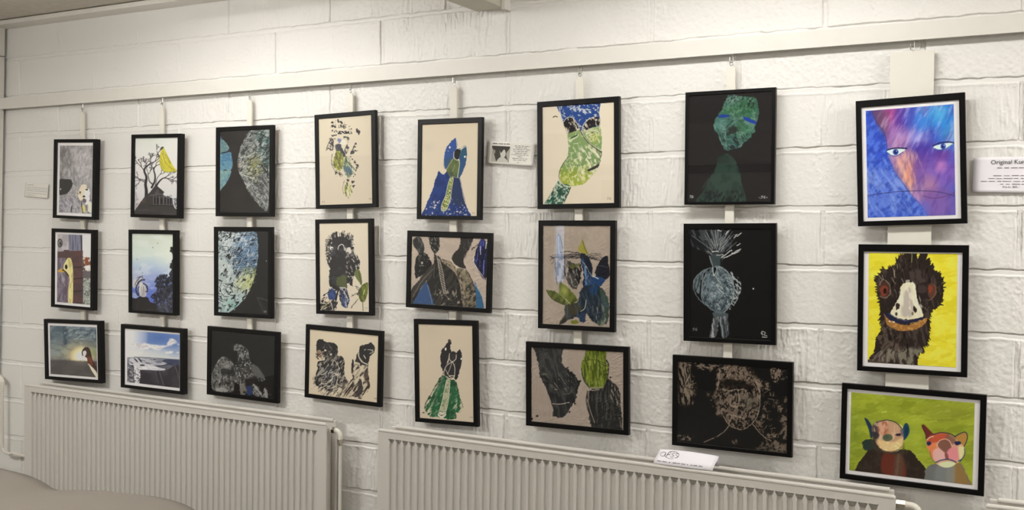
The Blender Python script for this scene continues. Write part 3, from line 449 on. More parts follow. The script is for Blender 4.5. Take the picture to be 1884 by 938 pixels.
def art_6_2(a):
    a.mix(a.one(),(152,140,128)); a.tex(a.one(),(166,153,140),80,50,30,.5,.15,.5,2); K = (38,38,42)
    a.fill('222,160 240,175 262,280 250,340 215,345 218,250',(120,118,124),.8,rough=4); a.line('232,170 228,250 240,330',10,(150,166,196),.8,rough=2); a.line('225,175 240,180 262,270',5,(66,74,70))  # bluish streak paints a window's reflection into the print
    m = a.mask('205,340 270,330 285,420 265,520 235,560 205,480'); a.mix(m*.45,(142,144,158)); a.tex(m,(70,70,80),12,60,0,.56,.06,.8,3)
    for q in ('160,335 230,345 280,330','165,355 210,330 260,345','240,300 330,298 400,315 440,345','250,330 340,315 420,325 520,355','170,330 200,365 178,390','230,360 300,330 380,345','440,330 500,355 545,362','280,350 330,335 390,330'): a.line(q,5,(48,46,48),rough=5)
    a.fill('405,200 420,240 450,312 400,310 375,275 395,235',(140,136,62),rough=2); a.line('405,185 408,215',4,(130,122,70)); a.line('410,215 430,280 448,312',5,(90,84,44))
    m = a.fill('300,370 340,385 395,400 385,480 372,570 340,575 305,520 295,460 315,430',(66,64,62),rough=5); a.fill('300,400 340,420 400,395 385,540 350,470 310,440',(34,33,34),rough=6); a.tex(m,(140,134,124),10,30,70,.6,.05,.9,4); a.fill('310,395 360,390 395,380 370,415 325,420',(84,86,50),rough=5); a.line('305,370 330,385 320,400',8,(70,76,60),rough=3); a.line('270,400 280,460 300,520 330,560',8,(54,54,54),rough=4); a.line('320,470 335,540 365,560',5,(150,144,132),rough=3)
    m = a.fill('395,310 440,325 470,360 485,430 488,490 520,520 540,560 480,600 430,580 412,540 420,470 400,380',(30,35,46),rough=4); a.tex(m,(52,80,120),14,60,70,.56,.06,.75,5); a.line('430,410 432,480 440,540',14,(92,128,170),.9,rough=3); a.line('405,370 440,410 480,480 530,500',5,(170,176,180),.8,rough=3)
    a.fill('598,328 604,380 618,460 605,490 580,505 540,490 508,470 512,420 535,375 560,345',(32,33,40),rough=3); a.fill('500,480 580,505 555,545 520,560 480,540',(38,62,100),rough=4); a.line('520,400 560,405 600,415',4,(90,94,104),.7); a.line('490,480 530,500',7,(190,200,206),.9)
    m = a.fill('400,580 470,545 520,545 560,575 600,640 612,700 610,780 590,840 550,850 500,830 470,800 440,760 430,830 395,815 380,790 330,800 240,838 285,760 290,700 340,690 380,660',(36,44,52),rough=4); a.fill('285,700 380,680 400,740 330,790 240,838 275,770',(62,58,46),rough=4); a.fill('540,570 600,640 612,700 608,770 580,845 530,840 570,750',(60,76,58),.85,rough=5); a.tex(m,(62,76,88),12,60,80,.58,.06,.7,6); a.tex(m*a.mask('480,700 600,700 580,850 500,830',edge=14),(130,132,124),8,50,85,.6,.05,.8,7); a.fill('470,560 530,560 510,620 470,610',(34,60,94),.9,edge=10); a.line('440,660 430,720 400,745',5,(170,176,170)); a.line('500,580 490,680 470,760',5,(34,40,52)); a.fill('395,760 430,755 425,825 390,815',(44,56,84),.9,rough=3)
    m = a.fill('140,585 200,590 235,605 238,530 290,555 330,595 375,655 345,680 300,695 240,680 180,645',(92,100,46),rough=3); a.tex(m,(60,68,32),20,60,30,.53,.07,.8,8); a.glow(275,590,40,60,(166,172,90),.8); a.line('235,605 280,650 300,692',5,(130,136,80)); a.line('140,585 180,645 240,680 300,695 375,655',4,(48,50,30)); a.line('285,650 320,690',3,(206,200,170)); a.fill('330,812 378,815 378,838 332,838',(104,108,46),rough=3)
    r = np.random.RandomState(2)
    for k in range(26):
        x, y = r.uniform(170,500), r.uniform(318,352); a.line(np.array([(x,y),(x+r.uniform(30,70),y+r.uniform(-14,14)),(x+r.uniform(80,130),y+r.uniform(-6,22))]),3,(44,42,44),.7,rough=4,seed=k)
    for k in range(30):
        x, y = r.uniform(285,470), r.uniform(350,520); a.line(np.array([(x,y),(x+r.uniform(-14,22),y+r.uniform(20,60))]),3.5,(30,30,33) if k%3 else (150,146,138),.75,rough=4,seed=k)
    a.fill('237,838 285,790 280,830',(40,38,34),rough=3)
def art_6_3(a):
    a.mix(a.one(),(142,131,121)); a.glow(250,600,260,260,(132,121,111),.6); K = (34,35,36)
    m = a.fill('128,62 368,78 372,200 380,260 430,310 480,350 510,400 530,420 515,480 490,590 450,640 430,690 380,735 330,730 298,715 290,620 250,520 205,420 180,350 160,240',K,rough=6,rs=24); a.tex(m,(66,66,64),16,70,75,.56,.07,.6,2); a.tex(m*a.mask('220,330 480,340 470,480 250,480',edge=40),(110,106,98),8,46,55,.66,.04,.8,3); a.line('290,608 360,615 440,600',5,(170,160,148),rough=3); a.ell(320,485,16,6,(110,104,96),rough=4); a.line('455,460 445,520 380,525',5,(90,86,80),rough=2); a.ell(215,350,30,8,(86,86,66),.7,rough=4)
    m = a.fill('600,105 742,105 760,230 775,290 772,380 745,465 680,475 620,470 570,410 540,330 545,250 570,195',(96,108,40),rough=4); a.tex(m,(56,66,28),14,70,85,.53,.07,.8,4); a.tex(m,(140,150,72),10,60,85,.62,.05,.7,5); a.line('550,235 640,225 700,235 755,265',6,(60,68,32),.8); a.line('690,230 720,265 765,280',6,(46,48,32)); a.line('690,250 695,440',4,(150,156,100),.8); a.line('545,300 565,400 620,475',8,(38,40,34)); a.line('765,230 785,290 775,400',9,(44,38,38),rough=5); a.line('620,472 745,465',6,(130,134,104))
    m = a.fill('640,485 740,475 770,400 830,430 870,470 890,540 900,640 912,885 780,890 655,850 610,680 600,540',(33,34,34),rough=5); a.tex(m,(70,70,66),10,90,88,.57,.06,.7,6); a.tex(m*a.mask('800,440 910,440 910,700 820,640',edge=22),(140,130,118),6,40,70,.62,.04,.8,7); a.line('600,500 590,580 610,680 660,790',7,(44,40,38)); a.line('612,510 608,590 630,680 668,785',4,(160,148,134)); a.line('640,495 700,490',5,(150,140,128),rough=3); a.line('890,740 905,830',6,(120,110,100),rough=5)
    for x,y,r in ((530,410,12),(488,610,10),(805,382,9),(445,685,8),(155,718,9),(110,742,12),(425,292,8)): a.ell(x,y,r,r*.8,K,rough=5)
def art_7_1(a):
    a.mix(a.one(),(40,38,39))
    m = a.fill('360,150 385,105 430,95 500,108 570,112 600,150 608,230 600,280 580,330 575,370 545,400 500,440 480,470 440,480 400,495 365,490 345,450 320,410 310,370 285,330 290,280 320,230 345,200',(70,112,100),rough=5,rs=22); a.glow(520,190,130,110,(50,104,64),.9,.6); a.glow(400,210,90,50,(56,110,62),.8); a.glow(430,130,90,50,(120,150,140),.8); a.glow(330,310,70,80,(96,140,136),.8); a.glow(520,340,90,80,(84,140,104),.8); a.glow(400,460,80,50,(70,124,122),.8); a.glow(470,330,40,90,(60,100,62),.7)
    a.mix((1-m),(40,38,39)); a.tex(m,(140,170,156),30,44,40,.58,.12,.45,2); a.tex(m,(40,68,58),18,40,50,.58,.1,.45,3); a.tex(m*a.mask('400,95 600,110 590,190 420,180',edge=20),(38,44,44),9,24,-50,.57,.04,.9,4); a.tex(m*a.mask('330,370 560,370 470,480 360,480',edge=20),(36,46,50),9,40,-25,.56,.04,.85,5); a.scratch(m,(150,180,170),40,34,4,40,60,6,.6)
    a.fill('392,340 420,318 450,330 456,352 430,370 385,378',(42,42,40),.85,rough=8,edge=8); a.line('375,330 400,300 425,280',8,(46,62,60),rough=4)
    a.fill('310,248 345,234 405,238 385,255 330,260',(38,66,150),rough=2,sm=False); a.fill('495,252 530,258 592,292 588,308 545,295 500,272',(34,66,158),rough=2,sm=False)
    m = a.fill('375,515 410,535 440,570 465,630 485,720 496,905 150,905 200,800 250,700 290,640 320,560',(50,70,62),rough=4); a.mix((m)*a.mask('150,640 500,640 500,870 150,870',edge=60)*.4,(64,84,74)); a.tex(m,(40,54,50),40,60,0,.52,.1,.6,7); a.tex(m*a.mask('160,790 500,790 500,870 160,870',edge=16),(34,38,38),16,24,30,.55,.05,.9,8); a.fill('318,540 385,530 392,585 310,585',(42,56,52),.8,rough=3)
    a.line('200,770 250,690',3,(110,126,116),.6); a.sig(112,824,20,(196,196,190)); a.line('125,818 132,832 122,834',4,(196,196,190)); a.sig(628,832,22,(216,216,210)); a.ell(668,835,3,5,(200,200,196)); a.line('622,840 612,834',3,(180,180,176))
def art_7_2(a):
    a.mix(a.one(),(15,15,16)); Gc = (84,98,104)
    m = a.mask('105,80 340,82 395,170 380,230 340,280 320,330 255,325 240,260 190,230 120,190'); a.mix(m*.5,(58,62,64)); r = np.random.RandomState(4)
    a.tex(m,(96,102,104),14,50,60,.54,.07,.6,2)
    for i in range(90):
        an = math.radians(-90+r.uniform(-62,52)); l = r.uniform(60,210); x0 = 285+r.uniform(-14,14); y0 = 255+r.uniform(-20,30); s0 = r.uniform(.3,.6)
        a.line(np.array([(x0+math.cos(an)*l*s0,y0+math.sin(an)*l*s0),(x0+math.cos(an)*l,y0+math.sin(an)*l)]),r.uniform(2,5),(150,156,158) if i%3 else (40,42,44),.75)
    for q in ('410,140 460,110','415,125 430,118','430,195 452,180','395,250 455,218','320,275 395,225','335,280 450,232','350,120 368,90','300,85 320,92'): a.line(q,6,(206,208,206),rough=3)
    a.fill('255,255 300,250 318,290 312,330 255,330 245,290',(70,80,84),.9,rough=4); a.line('260,235 300,235',6,(200,202,200),rough=3); a.line('240,265 262,330 272,395',5,(150,156,156),rough=2); a.line('290,260 335,255',5,(190,192,190),rough=2)
    m = a.fill('275,335 330,340 375,385 408,450 415,520 395,590 350,640 320,665 270,640 220,600 195,550 188,480 205,410 240,365',Gc,rough=3); a.tex(m,(122,138,144),30,40,30,.52,.08,.7,3); a.tex(m,(50,58,62),14,34,40,.56,.06,.7,4); a.glow(290,490,70,60,(142,160,168),.5); a.tex(m*a.mask('270,430 410,430 400,640 270,640',edge=20),(176,186,188),9,30,45,.62,.04,.8,5); a.scratch(m,(180,190,192),40,50,4,45,50,7,.6)
    m = a.fill('245,345 205,385 190,470 195,545 165,520 140,490 130,450 150,400 190,365',(66,76,80),rough=4); a.tex(m,(130,140,142),10,40,-70,.56,.05,.8,6)
    a.line('250,345 165,390 134,450 140,510 190,580 290,655',7,(110,122,128),.9,rough=3); a.line('225,370 192,450 188,540 205,590',8,(130,140,144),.9,rough=2); a.line('185,430 178,540',9,(20,20,22)); a.line('265,345 272,400 292,345',7,(190,196,196)); a.fill('268,345 290,350 274,390',(16,16,18))
    a.line('305,335 365,375 402,440 412,520 390,600 340,660',8,(150,160,164),.9,rough=3)
    m = a.mask('385,370 425,400 455,440 462,490 445,550 410,610 380,630 412,540 415,470',rough=3); a.tex(m,(176,184,186),10,30,60,.52,.05,.95,8); a.line('430,480 440,545 410,610',5,(160,168,170),rough=3)
    a.fill('268,655 340,650 372,675 340,705 310,690 290,710',(100,112,116),.8,rough=5); m = a.mask('270,690 308,690 300,770 285,822 245,822 258,745',rough=3); a.mix(m*.8,(96,102,106)); a.tex(m,(180,184,184),8,50,80,.56,.05,.8,9)
    m = a.mask('315,690 365,685 378,760 372,822 330,825 320,760',rough=3); a.mix(m*.75,(84,90,96)); a.tex(m,(160,166,170),7,60,85,.56,.05,.8,10); a.line('340,700 358,820',5,(22,22,24)); a.line('262,740 270,815',5,(190,192,190),rough=2)
    a.ell(545,494,5,6,(236,236,232)); a.sig(130,768,22,(160,162,160),.9); a.line('600,800 612,815 606,790 630,800 622,815 640,820',5,(190,190,188)); a.line('612,828 645,832',5,(200,200,196),rough=3)  # small white dot is a painted lamp glint on the glass
def art_7_3(a):
    a.mix(a.one(),(17,15,14)); T = (112,100,88)
    a.tex(a.mask('95,90 1010,150 1010,870 95,770',sm=False),(70,64,58),60,60,0,.72,.08,.4,1)
    m = a.mask('115,120 180,115 230,230 260,290 245,380 240,445 130,445 115,300',edge=26,rough=10); a.tex(m,(124,112,98),9,46,80,.52,.05,.9,2); r = np.random.RandomState(6)
    for i in range(46):
        an = r.uniform(-1.4,1.6); l = r.uniform(40,95); a.line(np.array([(165+math.cos(an)*14,300+math.sin(an)*20),(165+math.cos(an)*l,300+math.sin(an)*l*1.3)]),3.5,(136,124,108) if i%4 else (24,22,20),.8)
    a.tex(a.mask('110,110 330,120 500,140 460,190 260,165 120,150',edge=14,rough=8),(120,108,96),22,12,8,.53,.05,.9,3); a.tex(a.mask('120,690 240,700 230,740 120,735',edge=14),(120,110,100),16,10,0,.56,.05,.9,4)
    m = a.mask('430,160 560,140 720,180 760,270 775,390 770,490 740,570 690,625 630,655 570,640 510,590 480,545 430,530 425,450 400,390 420,300',edge=16,rough=8); a.tex(m,(104,92,82),22,30,20,.46,.09,.95,5); a.tex(m,(132,118,104),9,16,-30,.6,.05,.8,6); a.tex(m,(20,18,17),18,30,30,.62,.05,.9,7)
    a.fill('470,260 560,245 660,270 720,310 700,345 600,330 500,330 455,300',(24,21,20),.75,edge=20,rough=10); a.glow(690,430,90,90,(92,90,80),.7); a.tex(a.mask('520,130 720,180 730,300 640,260 530,250',edge=24),(122,108,96),12,14,0,.5,.06,.8,8); a.tex(a.mask('340,360 430,380 450,520 400,480',edge=20),(96,86,76),14,18,0,.58,.05,.9,9)
    m = a.mask('770,250 860,310 900,420 940,440 990,420 990,840 860,800 790,690 740,620 780,500',edge=24,rough=14); a.tex(m,(116,104,92),26,30,25,.55,.06,.85,10); a.fill('790,400 860,390 900,450 930,560 860,580 800,520 840,540',(14,13,12),.9,edge=14,rough=10); a.fill('800,600 900,570 960,620 930,690 840,680',(18,16,15),.8,edge=14,rough=10); a.scratch(m,(140,126,112),50,50,4,-40,60,11,.7)
    a.tex(a.mask('850,170 940,180 910,290 870,260',edge=10),(128,114,100),12,14,0,.46,.06,.9,12); a.tex(a.mask('940,190 990,200 990,280 930,270',edge=10),(90,84,76),8,10,0,.58,.05,.9,13); a.tex(a.mask('730,250 800,280 790,360 740,330',edge=8),(120,108,94),8,30,70,.5,.05,.9,14); a.fill('690,170 840,170 830,260 740,240',(20,18,17),.7,edge=16,rough=8)
    Lc = (150,138,124)
    for q,w in (('735,270 770,370 772,470 745,570 690,630 630,656 560,636 510,592 485,545',6),('335,752 420,716 480,680 525,630 530,600',7),('720,615 760,665 810,715 870,752',6),('540,350 575,335 600,350 600,470 570,478 540,455 538,400',5),('470,330 520,345 545,345',5),('590,345 625,335 660,345 650,375',5),('580,360 585,430',5),('445,170 440,250 430,320',5),('515,130 500,190 520,250',5),('480,150 500,180',4),('505,535 560,540 655,570 600,555',5),('760,290 775,360',4),('555,465 600,470',5)): a.line(q,w,Lc,.85,rough=3)
    a.tex(a.mask('560,740 600,735 600,775 560,770',edge=8),(110,100,88),10,20,0,.5,.06,.8,15); a.tex(a.mask('770,760 990,780 990,845 770,830',edge=14),(96,88,78),20,14,0,.5,.06,.8,16); a.line('430,560 420,720',22,(30,27,25),.7,rough=3); a.line('640,640 640,760',14,(34,30,28),.7)
def art_8_1(a):
    o = a.one(); a.mix(o,(66,88,190))
    L = a.mask('100,160 150,165 180,240 232,310 250,400 262,470 300,555 370,650 410,710 480,780 520,850 100,860',sm=False,edge=5)
    a.vgrad(L,[(170,(54,84,196)),(450,(52,86,204)),(620,(96,124,214)),(770,(92,122,214)),(845,(52,84,200))]); a.tex(L,(96,132,226),26,40,-50,.53,.14,.6,2); a.tex(L,(36,62,166),20,34,40,.55,.13,.6,3); a.tex(L*a.mask('110,500 420,500 500,850 110,850',edge=60),(150,176,232),18,60,60,.56,.14,.5,4)  # paler blue band low down imitates the room reflected in the glass
    R = (1-L); 
    for x,y,rx,ry,c,al in ((220,230,110,150,(98,66,92),1),(290,210,90,160,(164,78,170),.95),(272,185,40,50,(206,80,140),.8),(350,260,70,140,(104,56,140),.9),(400,200,90,150,(74,64,176),.9),(480,210,110,150,(70,130,220),.9),(600,230,140,170,(50,140,222),1),(580,180,60,60,(90,180,226),.7),(560,330,90,60,(60,70,186),.8),(640,320,80,60,(70,150,212),.8),(330,350,110,80,(190,150,206),.75),(310,400,90,70,(170,110,160),.7),(460,350,70,60,(146,150,226),.8),(440,430,90,60,(66,48,156),.9),(520,450,120,80,(74,54,166),.9),(320,480,90,80,(190,140,176),.9),(380,560,80,130,(226,156,134),.95),(410,600,40,110,(240,160,104),.7),(470,540,80,110,(118,78,160),.9),(480,580,60,60,(120,84,156),.8),(560,600,110,140,(140,104,186),.9),(640,560,110,110,(128,92,186),.9),(590,520,40,50,(196,130,196),.8),(600,450,60,40,(110,60,150),.8),(520,650,60,70,(196,140,150),.6),(460,700,90,80,(176,130,176),.8),(560,720,110,60,(130,84,150),.8),(580,790,170,110,(128,96,174),.95),(420,740,50,60,(206,160,206),.6),(480,790,50,50,(110,110,206),.6)):
        dx = (a.X-x)/rx; dy = (a.Y-y)/ry; m = np.clip(1.25-np.sqrt(dx*dx+dy*dy),0,1)**.8; a.mix(m*al*R,c)
    a.fill('145,160 180,162 260,180 245,320 200,280 175,230',(108,76,96),.6,edge=30)
    a.tex(R*a.mask('240,160 690,120 690,420 240,400',edge=40),(214,196,230),20,90,28,.58,.16,.42,5); a.tex(R,(70,50,140),24,90,25,.58,.16,.3,6); a.tex(R*a.mask('270,450 450,450 470,720 380,680',edge=40),(250,206,176),14,70,-12,.56,.14,.45,7)
    a.line('150,168 180,240 232,310 248,400',5,(60,54,120),.7); a.line('262,475 300,560 380,670 440,740 510,840',4,(80,66,140),.6)
    E_ = (216,236,232); D = (34,34,84)
    a.fill('250,420 300,410 362,412 345,432 305,450 272,448 255,436',E_); a.line('250,416 300,405 375,408',9,D); a.line('255,436 275,452 310,455 350,430',5,(60,90,150)); a.ell(303,430,18,19,(44,66,170)); a.ell(302,431,9,10,(24,28,84)); a.ell(308,424,3,3,(220,230,240))
    a.fill('545,400 580,385 640,375 672,378 650,396 605,415 565,414',E_); a.line('540,392 580,376 640,368 675,376',9,(40,44,100)); a.line('550,408 580,418 620,412 665,385',4,(60,100,150)); a.ell(607,396,17,19,(50,78,176)); a.ell(606,397,8,9,(26,30,90)); a.ell(613,390,3,3,(226,236,244))
    a.line('120,708 200,697 300,685 420,680 520,682 600,692 690,716',4,(44,40,86),.85); a.line('480,712 540,728 610,720 690,690',8,(96,66,120),.6)  # long dark curve paints in the reflection of the opposite rail
def art_8_2(a):
    a.mix(a.one(),(214,204,58)); a.tex(a.one(),(224,214,84),60,40,30,.5,.12,.7,2); a.tex(a.one(),(200,190,40),80,30,-10,.56,.1,.6,3); K = (44,37,34)
    q = '118,862 128,798 170,740 180,660 215,590 205,530 205,470 200,410 185,370 178,300 168,260 205,235 215,200 240,215 270,190 300,180 310,150 335,115 360,135 365,108 405,110 430,110 425,145 455,135 465,110 498,108 490,150 515,145 520,185 540,190 542,215 575,230 605,270 608,340 600,400 585,440 540,470 520,520 522,600 510,690 480,705 485,735 455,745 442,815 448,875 300,865'
    m = a.fill(q,K,rough=5,rs=18,sm=False); r = np.random.RandomState(8); pts = smooth(P(q),True,4)
    c0 = np.array([390,400])
    for p in pts:
        d = p-c0; d = d/np.hypot(*d); a.line(np.array([p-d*10,p+d*r.uniform(2,12)+r.uniform(-8,8,2)]),r.uniform(9,16),K,w2=6)
    a.tex(m,(78,68,64),16,70,75,.57,.07,.7,4); a.tex(m*a.mask('130,580 320,560 330,820 130,810',edge=30),(96,84,74),30,30,30,.55,.08,.7,5); a.tex(m*a.mask('230,720 470,720 440,820 230,810',edge=20),(132,128,112),24,60,80,.52,.08,.8,6); a.scratch(m,(24,20,20),60,60,6,-70,30,9,.6); a.scratch(m*a.mask('200,180 400,180 330,340 200,340',edge=20),(150,140,120),12,40,4,70,20,10,.7); a.line('405,110 402,165',5,(150,146,100),.8)
    a.ell(230,340,38,56,(70,48,40),rough=4); a.ell(228,346,26,34,(112,58,42),rough=5); a.ell(234,346,11,18,(40,20,18)); a.line('200,310 215,275 245,285 268,320 262,370 235,392 205,380',6,(120,104,96),.9,rough=3); a.line('225,275 215,245',5,(120,110,100)); a.line('290,215 295,260',6,(170,160,130),.7)
    a.ell(480,345,50,56,(44,36,36),rough=5); a.ell(470,335,30,26,(70,60,56),.7,rough=6); a.ell(535,345,30,48,(84,58,46),rough=6); a.ell(523,338,12,22,(130,58,40),rough=4); a.line('550,310 560,350 535,400 510,405',6,(110,80,64),rough=3); a.line('470,440 500,470',8,(100,90,84),.7,rough=4)
    a.fill('345,305 385,292 420,298 432,350 448,420 475,480 478,515 440,525 380,530 320,520 272,490 290,450 320,390 332,335',(212,206,178),rough=3); a.fill('368,335 395,330 410,400 420,460 405,510 365,515 340,490 350,400',(176,168,158),.9,edge=10); a.tex(a.mask('345,305 420,298 478,515 320,520'),(228,224,206),14,60,80,.6,.06,.6,11); a.line('340,340 325,420 300,500',6,(232,228,206)); a.line('425,340 440,420 470,490',7,(226,222,200))
    a.fill('305,430 325,425 328,450 308,470',(52,40,38),rough=3); a.ell(308,494,8,12,(70,58,50)); a.fill('415,445 430,450 440,475 430,488 418,470',(50,40,36),rough=2); a.ell(412,492,7,12,(120,106,90)); a.line('330,340 325,370',9,(96,90,84),rough=3)
    a.fill('232,495 262,530 330,560 420,560 500,520 490,560 440,590 370,605 300,590 250,560',(150,106,56),rough=4); a.tex(a.mask('232,495 330,560 500,520 440,590 300,590'),(186,146,84),16,16,0,.55,.06,.7,12); a.fill('240,482 275,500 320,530 380,540 440,522 500,515 480,530 420,548 340,555 270,535 238,505',(38,40,62),rough=3); a.line('262,490 320,525 380,538',5,(90,100,140),.7)
    a.line('170,770 215,730 200,790',8,(120,108,104),.8,rough=4); a.line('160,790 220,740',6,(130,118,112),.7)
    for x,y in ((267,540),(293,545)): a.ell(x,y,5,5,(240,232,206))  # two painted glints of a distant lamp on the glass
def art_8_3(a):
    o = a.one(); a.mix(o,(134,146,46)); a.tex(o,(150,162,52),140,60,15,.5,.12,.8,2); a.tex(o,(112,124,36),120,40,-10,.57,.1,.6,3); a.glow(900,260,300,120,(124,128,48),.6); a.glow(620,470,120,200,(156,172,58),.6); a.glow(170,400,60,250,(104,124,40),.6); a.tex(o,(160,172,84),60,16,-20,.68,.05,.4,4); a.line('365,270 395,268',8,(176,190,110),.8,rough=4); a.line('680,330 900,335',8,(112,124,44),.6,rough=4)
    K = (42,35,31); B = (34,52,70)
    m = a.fill('160,745 178,690 200,640 245,585 270,545 300,470 420,540 530,545 590,565 650,640 700,700 732,770 745,845 560,830',K,rough=4); a.tex(m,(58,50,42),60,60,0,.55,.1,.6,5)
    a.fill('225,495 245,468 285,468 310,490 300,540 250,552 230,530',(40,52,48),rough=4); a.fill('300,450 345,520 400,560 520,545 515,470 530,580 420,580 310,540',(60,52,44),.8,edge=10)
    a.fill('378,580 470,585 520,600 545,755 378,725',(96,44,34),.9,edge=12); a.fill('470,590 520,600 520,750 460,740',(78,62,50),.8,edge=14); a.line('490,590 480,740',22,(104,88,72),.5,rough=6)
    a.fill('236,312 262,325 292,375 300,440 285,460 270,400 250,350',B); a.fill('520,385 538,352 558,365 568,410 555,450 525,480 515,440',(30,62,84)); a.ell(545,410,10,36,(24,44,66),.7); a.line('490,368 505,368 515,385',5,(206,206,140))
    m = a.fill('295,370 330,340 390,332 450,345 500,375 518,420 525,480 510,530 470,555 420,560 370,545 335,510 310,460 296,420',(170,136,108),rough=2); a.fill('295,370 340,338 350,400 340,470 315,480 298,430',(62,54,58),.9,edge=12); a.fill('340,350 400,340 410,400 390,440 345,430',(158,96,74),.9,edge=14); a.fill('410,345 500,375 515,420 460,420 420,390',(176,144,116),.8,edge=14); a.fill('330,470 380,480 450,490 520,460 510,530 470,555 420,560 370,545',(206,180,128),.9,edge=12); a.tex(m,(206,178,150),26,60,80,.58,.07,.6,6); a.tex(a.mask('340,500 520,500 480,560 380,550'),(232,214,150),14,10,0,.58,.06,.8,7)
    a.fill('298,415 330,420 348,440 330,465 305,455',(52,46,50),.9,edge=6); a.ell(408,458,37,27,(84,92,72)); a.ell(400,455,20,16,(66,78,64),.7,edge=6); a.fill('465,435 480,428 505,430 502,445 475,446',(44,36,52)); a.line('330,345 400,328 470,350 515,400',6,(44,44,56)); a.line('296,420 320,490 365,545 420,562 480,550 520,520',4,(66,52,44),.7); a.fill('500,400 520,410 520,450 505,430',(84,78,96),.8,edge=5)
    m = a.fill('690,705 740,660 780,655 900,670 950,650 985,720 1030,808 1045,880 730,860',(100,102,102),rough=4); a.fill('780,660 850,665 845,790 760,780',(120,124,126),.6,edge=20); a.fill('895,665 945,655 1000,760 1020,810 905,795',(134,104,58),.9,edge=16); a.fill('855,670 905,668 905,795 850,790',(128,128,120),.8,edge=12)
    a.fill('655,375 672,364 695,385 735,425 745,440 695,470 685,440',(96,44,40)); a.fill('900,455 940,432 972,422 992,445 990,490 965,530 930,490',(160,120,62)); a.line('900,455 970,422 994,450 988,490 968,540',7,B); a.line('690,470 685,430 660,375',4,(50,36,44))
    m = a.fill('695,480 740,445 800,428 860,440 900,465 940,500 970,530 975,580 955,625 915,655 880,675 830,682 785,665 745,625 720,570 700,530',(190,146,122),rough=2); a.fill('700,470 745,435 810,428 860,440 840,480 760,500 710,520',(170,76,52),.95,edge=12); a.fill('700,520 760,500 770,560 740,610 715,560',(200,116,72),.9,edge=12); a.fill('850,440 900,465 910,500 870,510 830,480',(120,84,72),.9,edge=12)
    a.fill('775,505 800,480 840,476 870,500 880,540 850,575 800,550',(118,82,70)); a.line('770,520 790,485 830,472 865,490 882,530',6,(206,160,140)); a.fill('745,560 785,540 830,580 835,620 790,640 750,615',(206,160,156),.95,edge=8); a.fill('850,560 890,530 925,545 945,590 920,625 880,628 850,600',(204,128,134),.95,edge=7); a.fill('930,530 975,540 965,600 940,620',(216,202,150),.9,edge=10); a.fill('830,575 850,580 860,620 838,620',(110,60,60),.8,edge=5)
    a.fill('695,495 722,490 728,510 705,520',(38,44,80)); a.fill('900,495 935,490 950,505 915,520',(34,40,74)); a.line('700,475 720,458 745,452',5,(226,206,190)); a.fill('785,655 830,640 880,640 912,655 880,678 830,682',(196,204,164)); a.line('765,645 800,630 850,622 890,632 915,645',8,(38,60,88)); a.line('735,440 800,425 870,435 905,458',7,(50,44,56)); a.line('975,545 975,590 945,640',6,(38,70,92)); a.line('935,635 955,625',8,(34,64,92)); a.line('720,560 735,610 760,645',4,(84,66,60),.8)

# ---------------------------------------------------------------- materials
M = {}
M['wall'] = mat('white_wall_paint', (234, 232, 228), .42, .45, noise=.02, nscale=9, bump=.35, bscale=210)
M['plain'] = mat('white_plaster', (222, 219, 212), .6, .3, bump=.2, bscale=90)
M['wood_white'] = mat('white_painted_wood', (228, 225, 218), .38, .4, noise=.03, nscale=22, bump=.12, bscale=60)
M['lath'] = mat('cream_painted_lath', (231, 227, 216), .45, .35, noise=.03, nscale=30)
M['lath_side'] = mat('bare_wood', (196, 168, 132), .6, .3, noise=.1, nscale=60)
M['board'] = mat('cream_board', (230, 227, 217), .5, .3, noise=.03, nscale=14)
M['ceiling'] = mat('grey_ceiling_board', (212, 206, 196), .85, .15, noise=.16, nscale=26, bump=.6, bscale=70)
M['beam'] = mat('painted_beam', (204, 199, 186), .5, .3, noise=.03)
M['floor'] = mat('grey_linoleum', (128, 121, 112), .45, .4, noise=.12, nscale=12)
M['black'] = mat('black_frame_lacquer', (6, 6, 6), .4, .22, noise=.12, nscale=80)
M['rad'] = mat('radiator_enamel', (208, 204, 197), .28, .5)
M['rad_in'] = mat('radiator_fins', (205, 200, 190), .4, .4)
M['pipe'] = mat('painted_pipe', (226, 221, 210), .32, .5)
M['brass'] = mat('worn_nickel', (196, 190, 176), .25, .5, metal=.8, noise=.1)
M['steel'] = mat('bright_steel', (190, 188, 182), .25, .5, metal=1)
M['mat'] = mat('white_passepartout', (248, 246, 247), .7, .2)
M['paper'] = mat('white_paper', (238, 235, 240), .65, .2)
M['paper_grey'] = mat('off_white_paper', (232, 230, 222), .65, .2)
M['ink'] = mat('printed_ink', (66, 63, 67), .7, .2)
M['ink_soft'] = mat('grey_printed_ink', (126, 122, 128), .7, .2)
M['cloth'] = mat('greige_cloth', (136, 129, 121), .9, .1, noise=.02, nscale=5)
M['lampbody'] = mat('lamp_housing', (232, 232, 228), .4, .4)
def emit(name, col, st):
    m = bpy.data.materials.new(name); m.use_nodes = True; nt = m.node_tree; nt.nodes.remove(nt.nodes['Principled BSDF'])
    e = nt.nodes.new('ShaderNodeEmission'); e.inputs[0].default_value = (*col, 1); e.inputs[1].default_value = st
    nt.links.new(e.outputs[0], nt.nodes['Material Output'].inputs[0]); return m
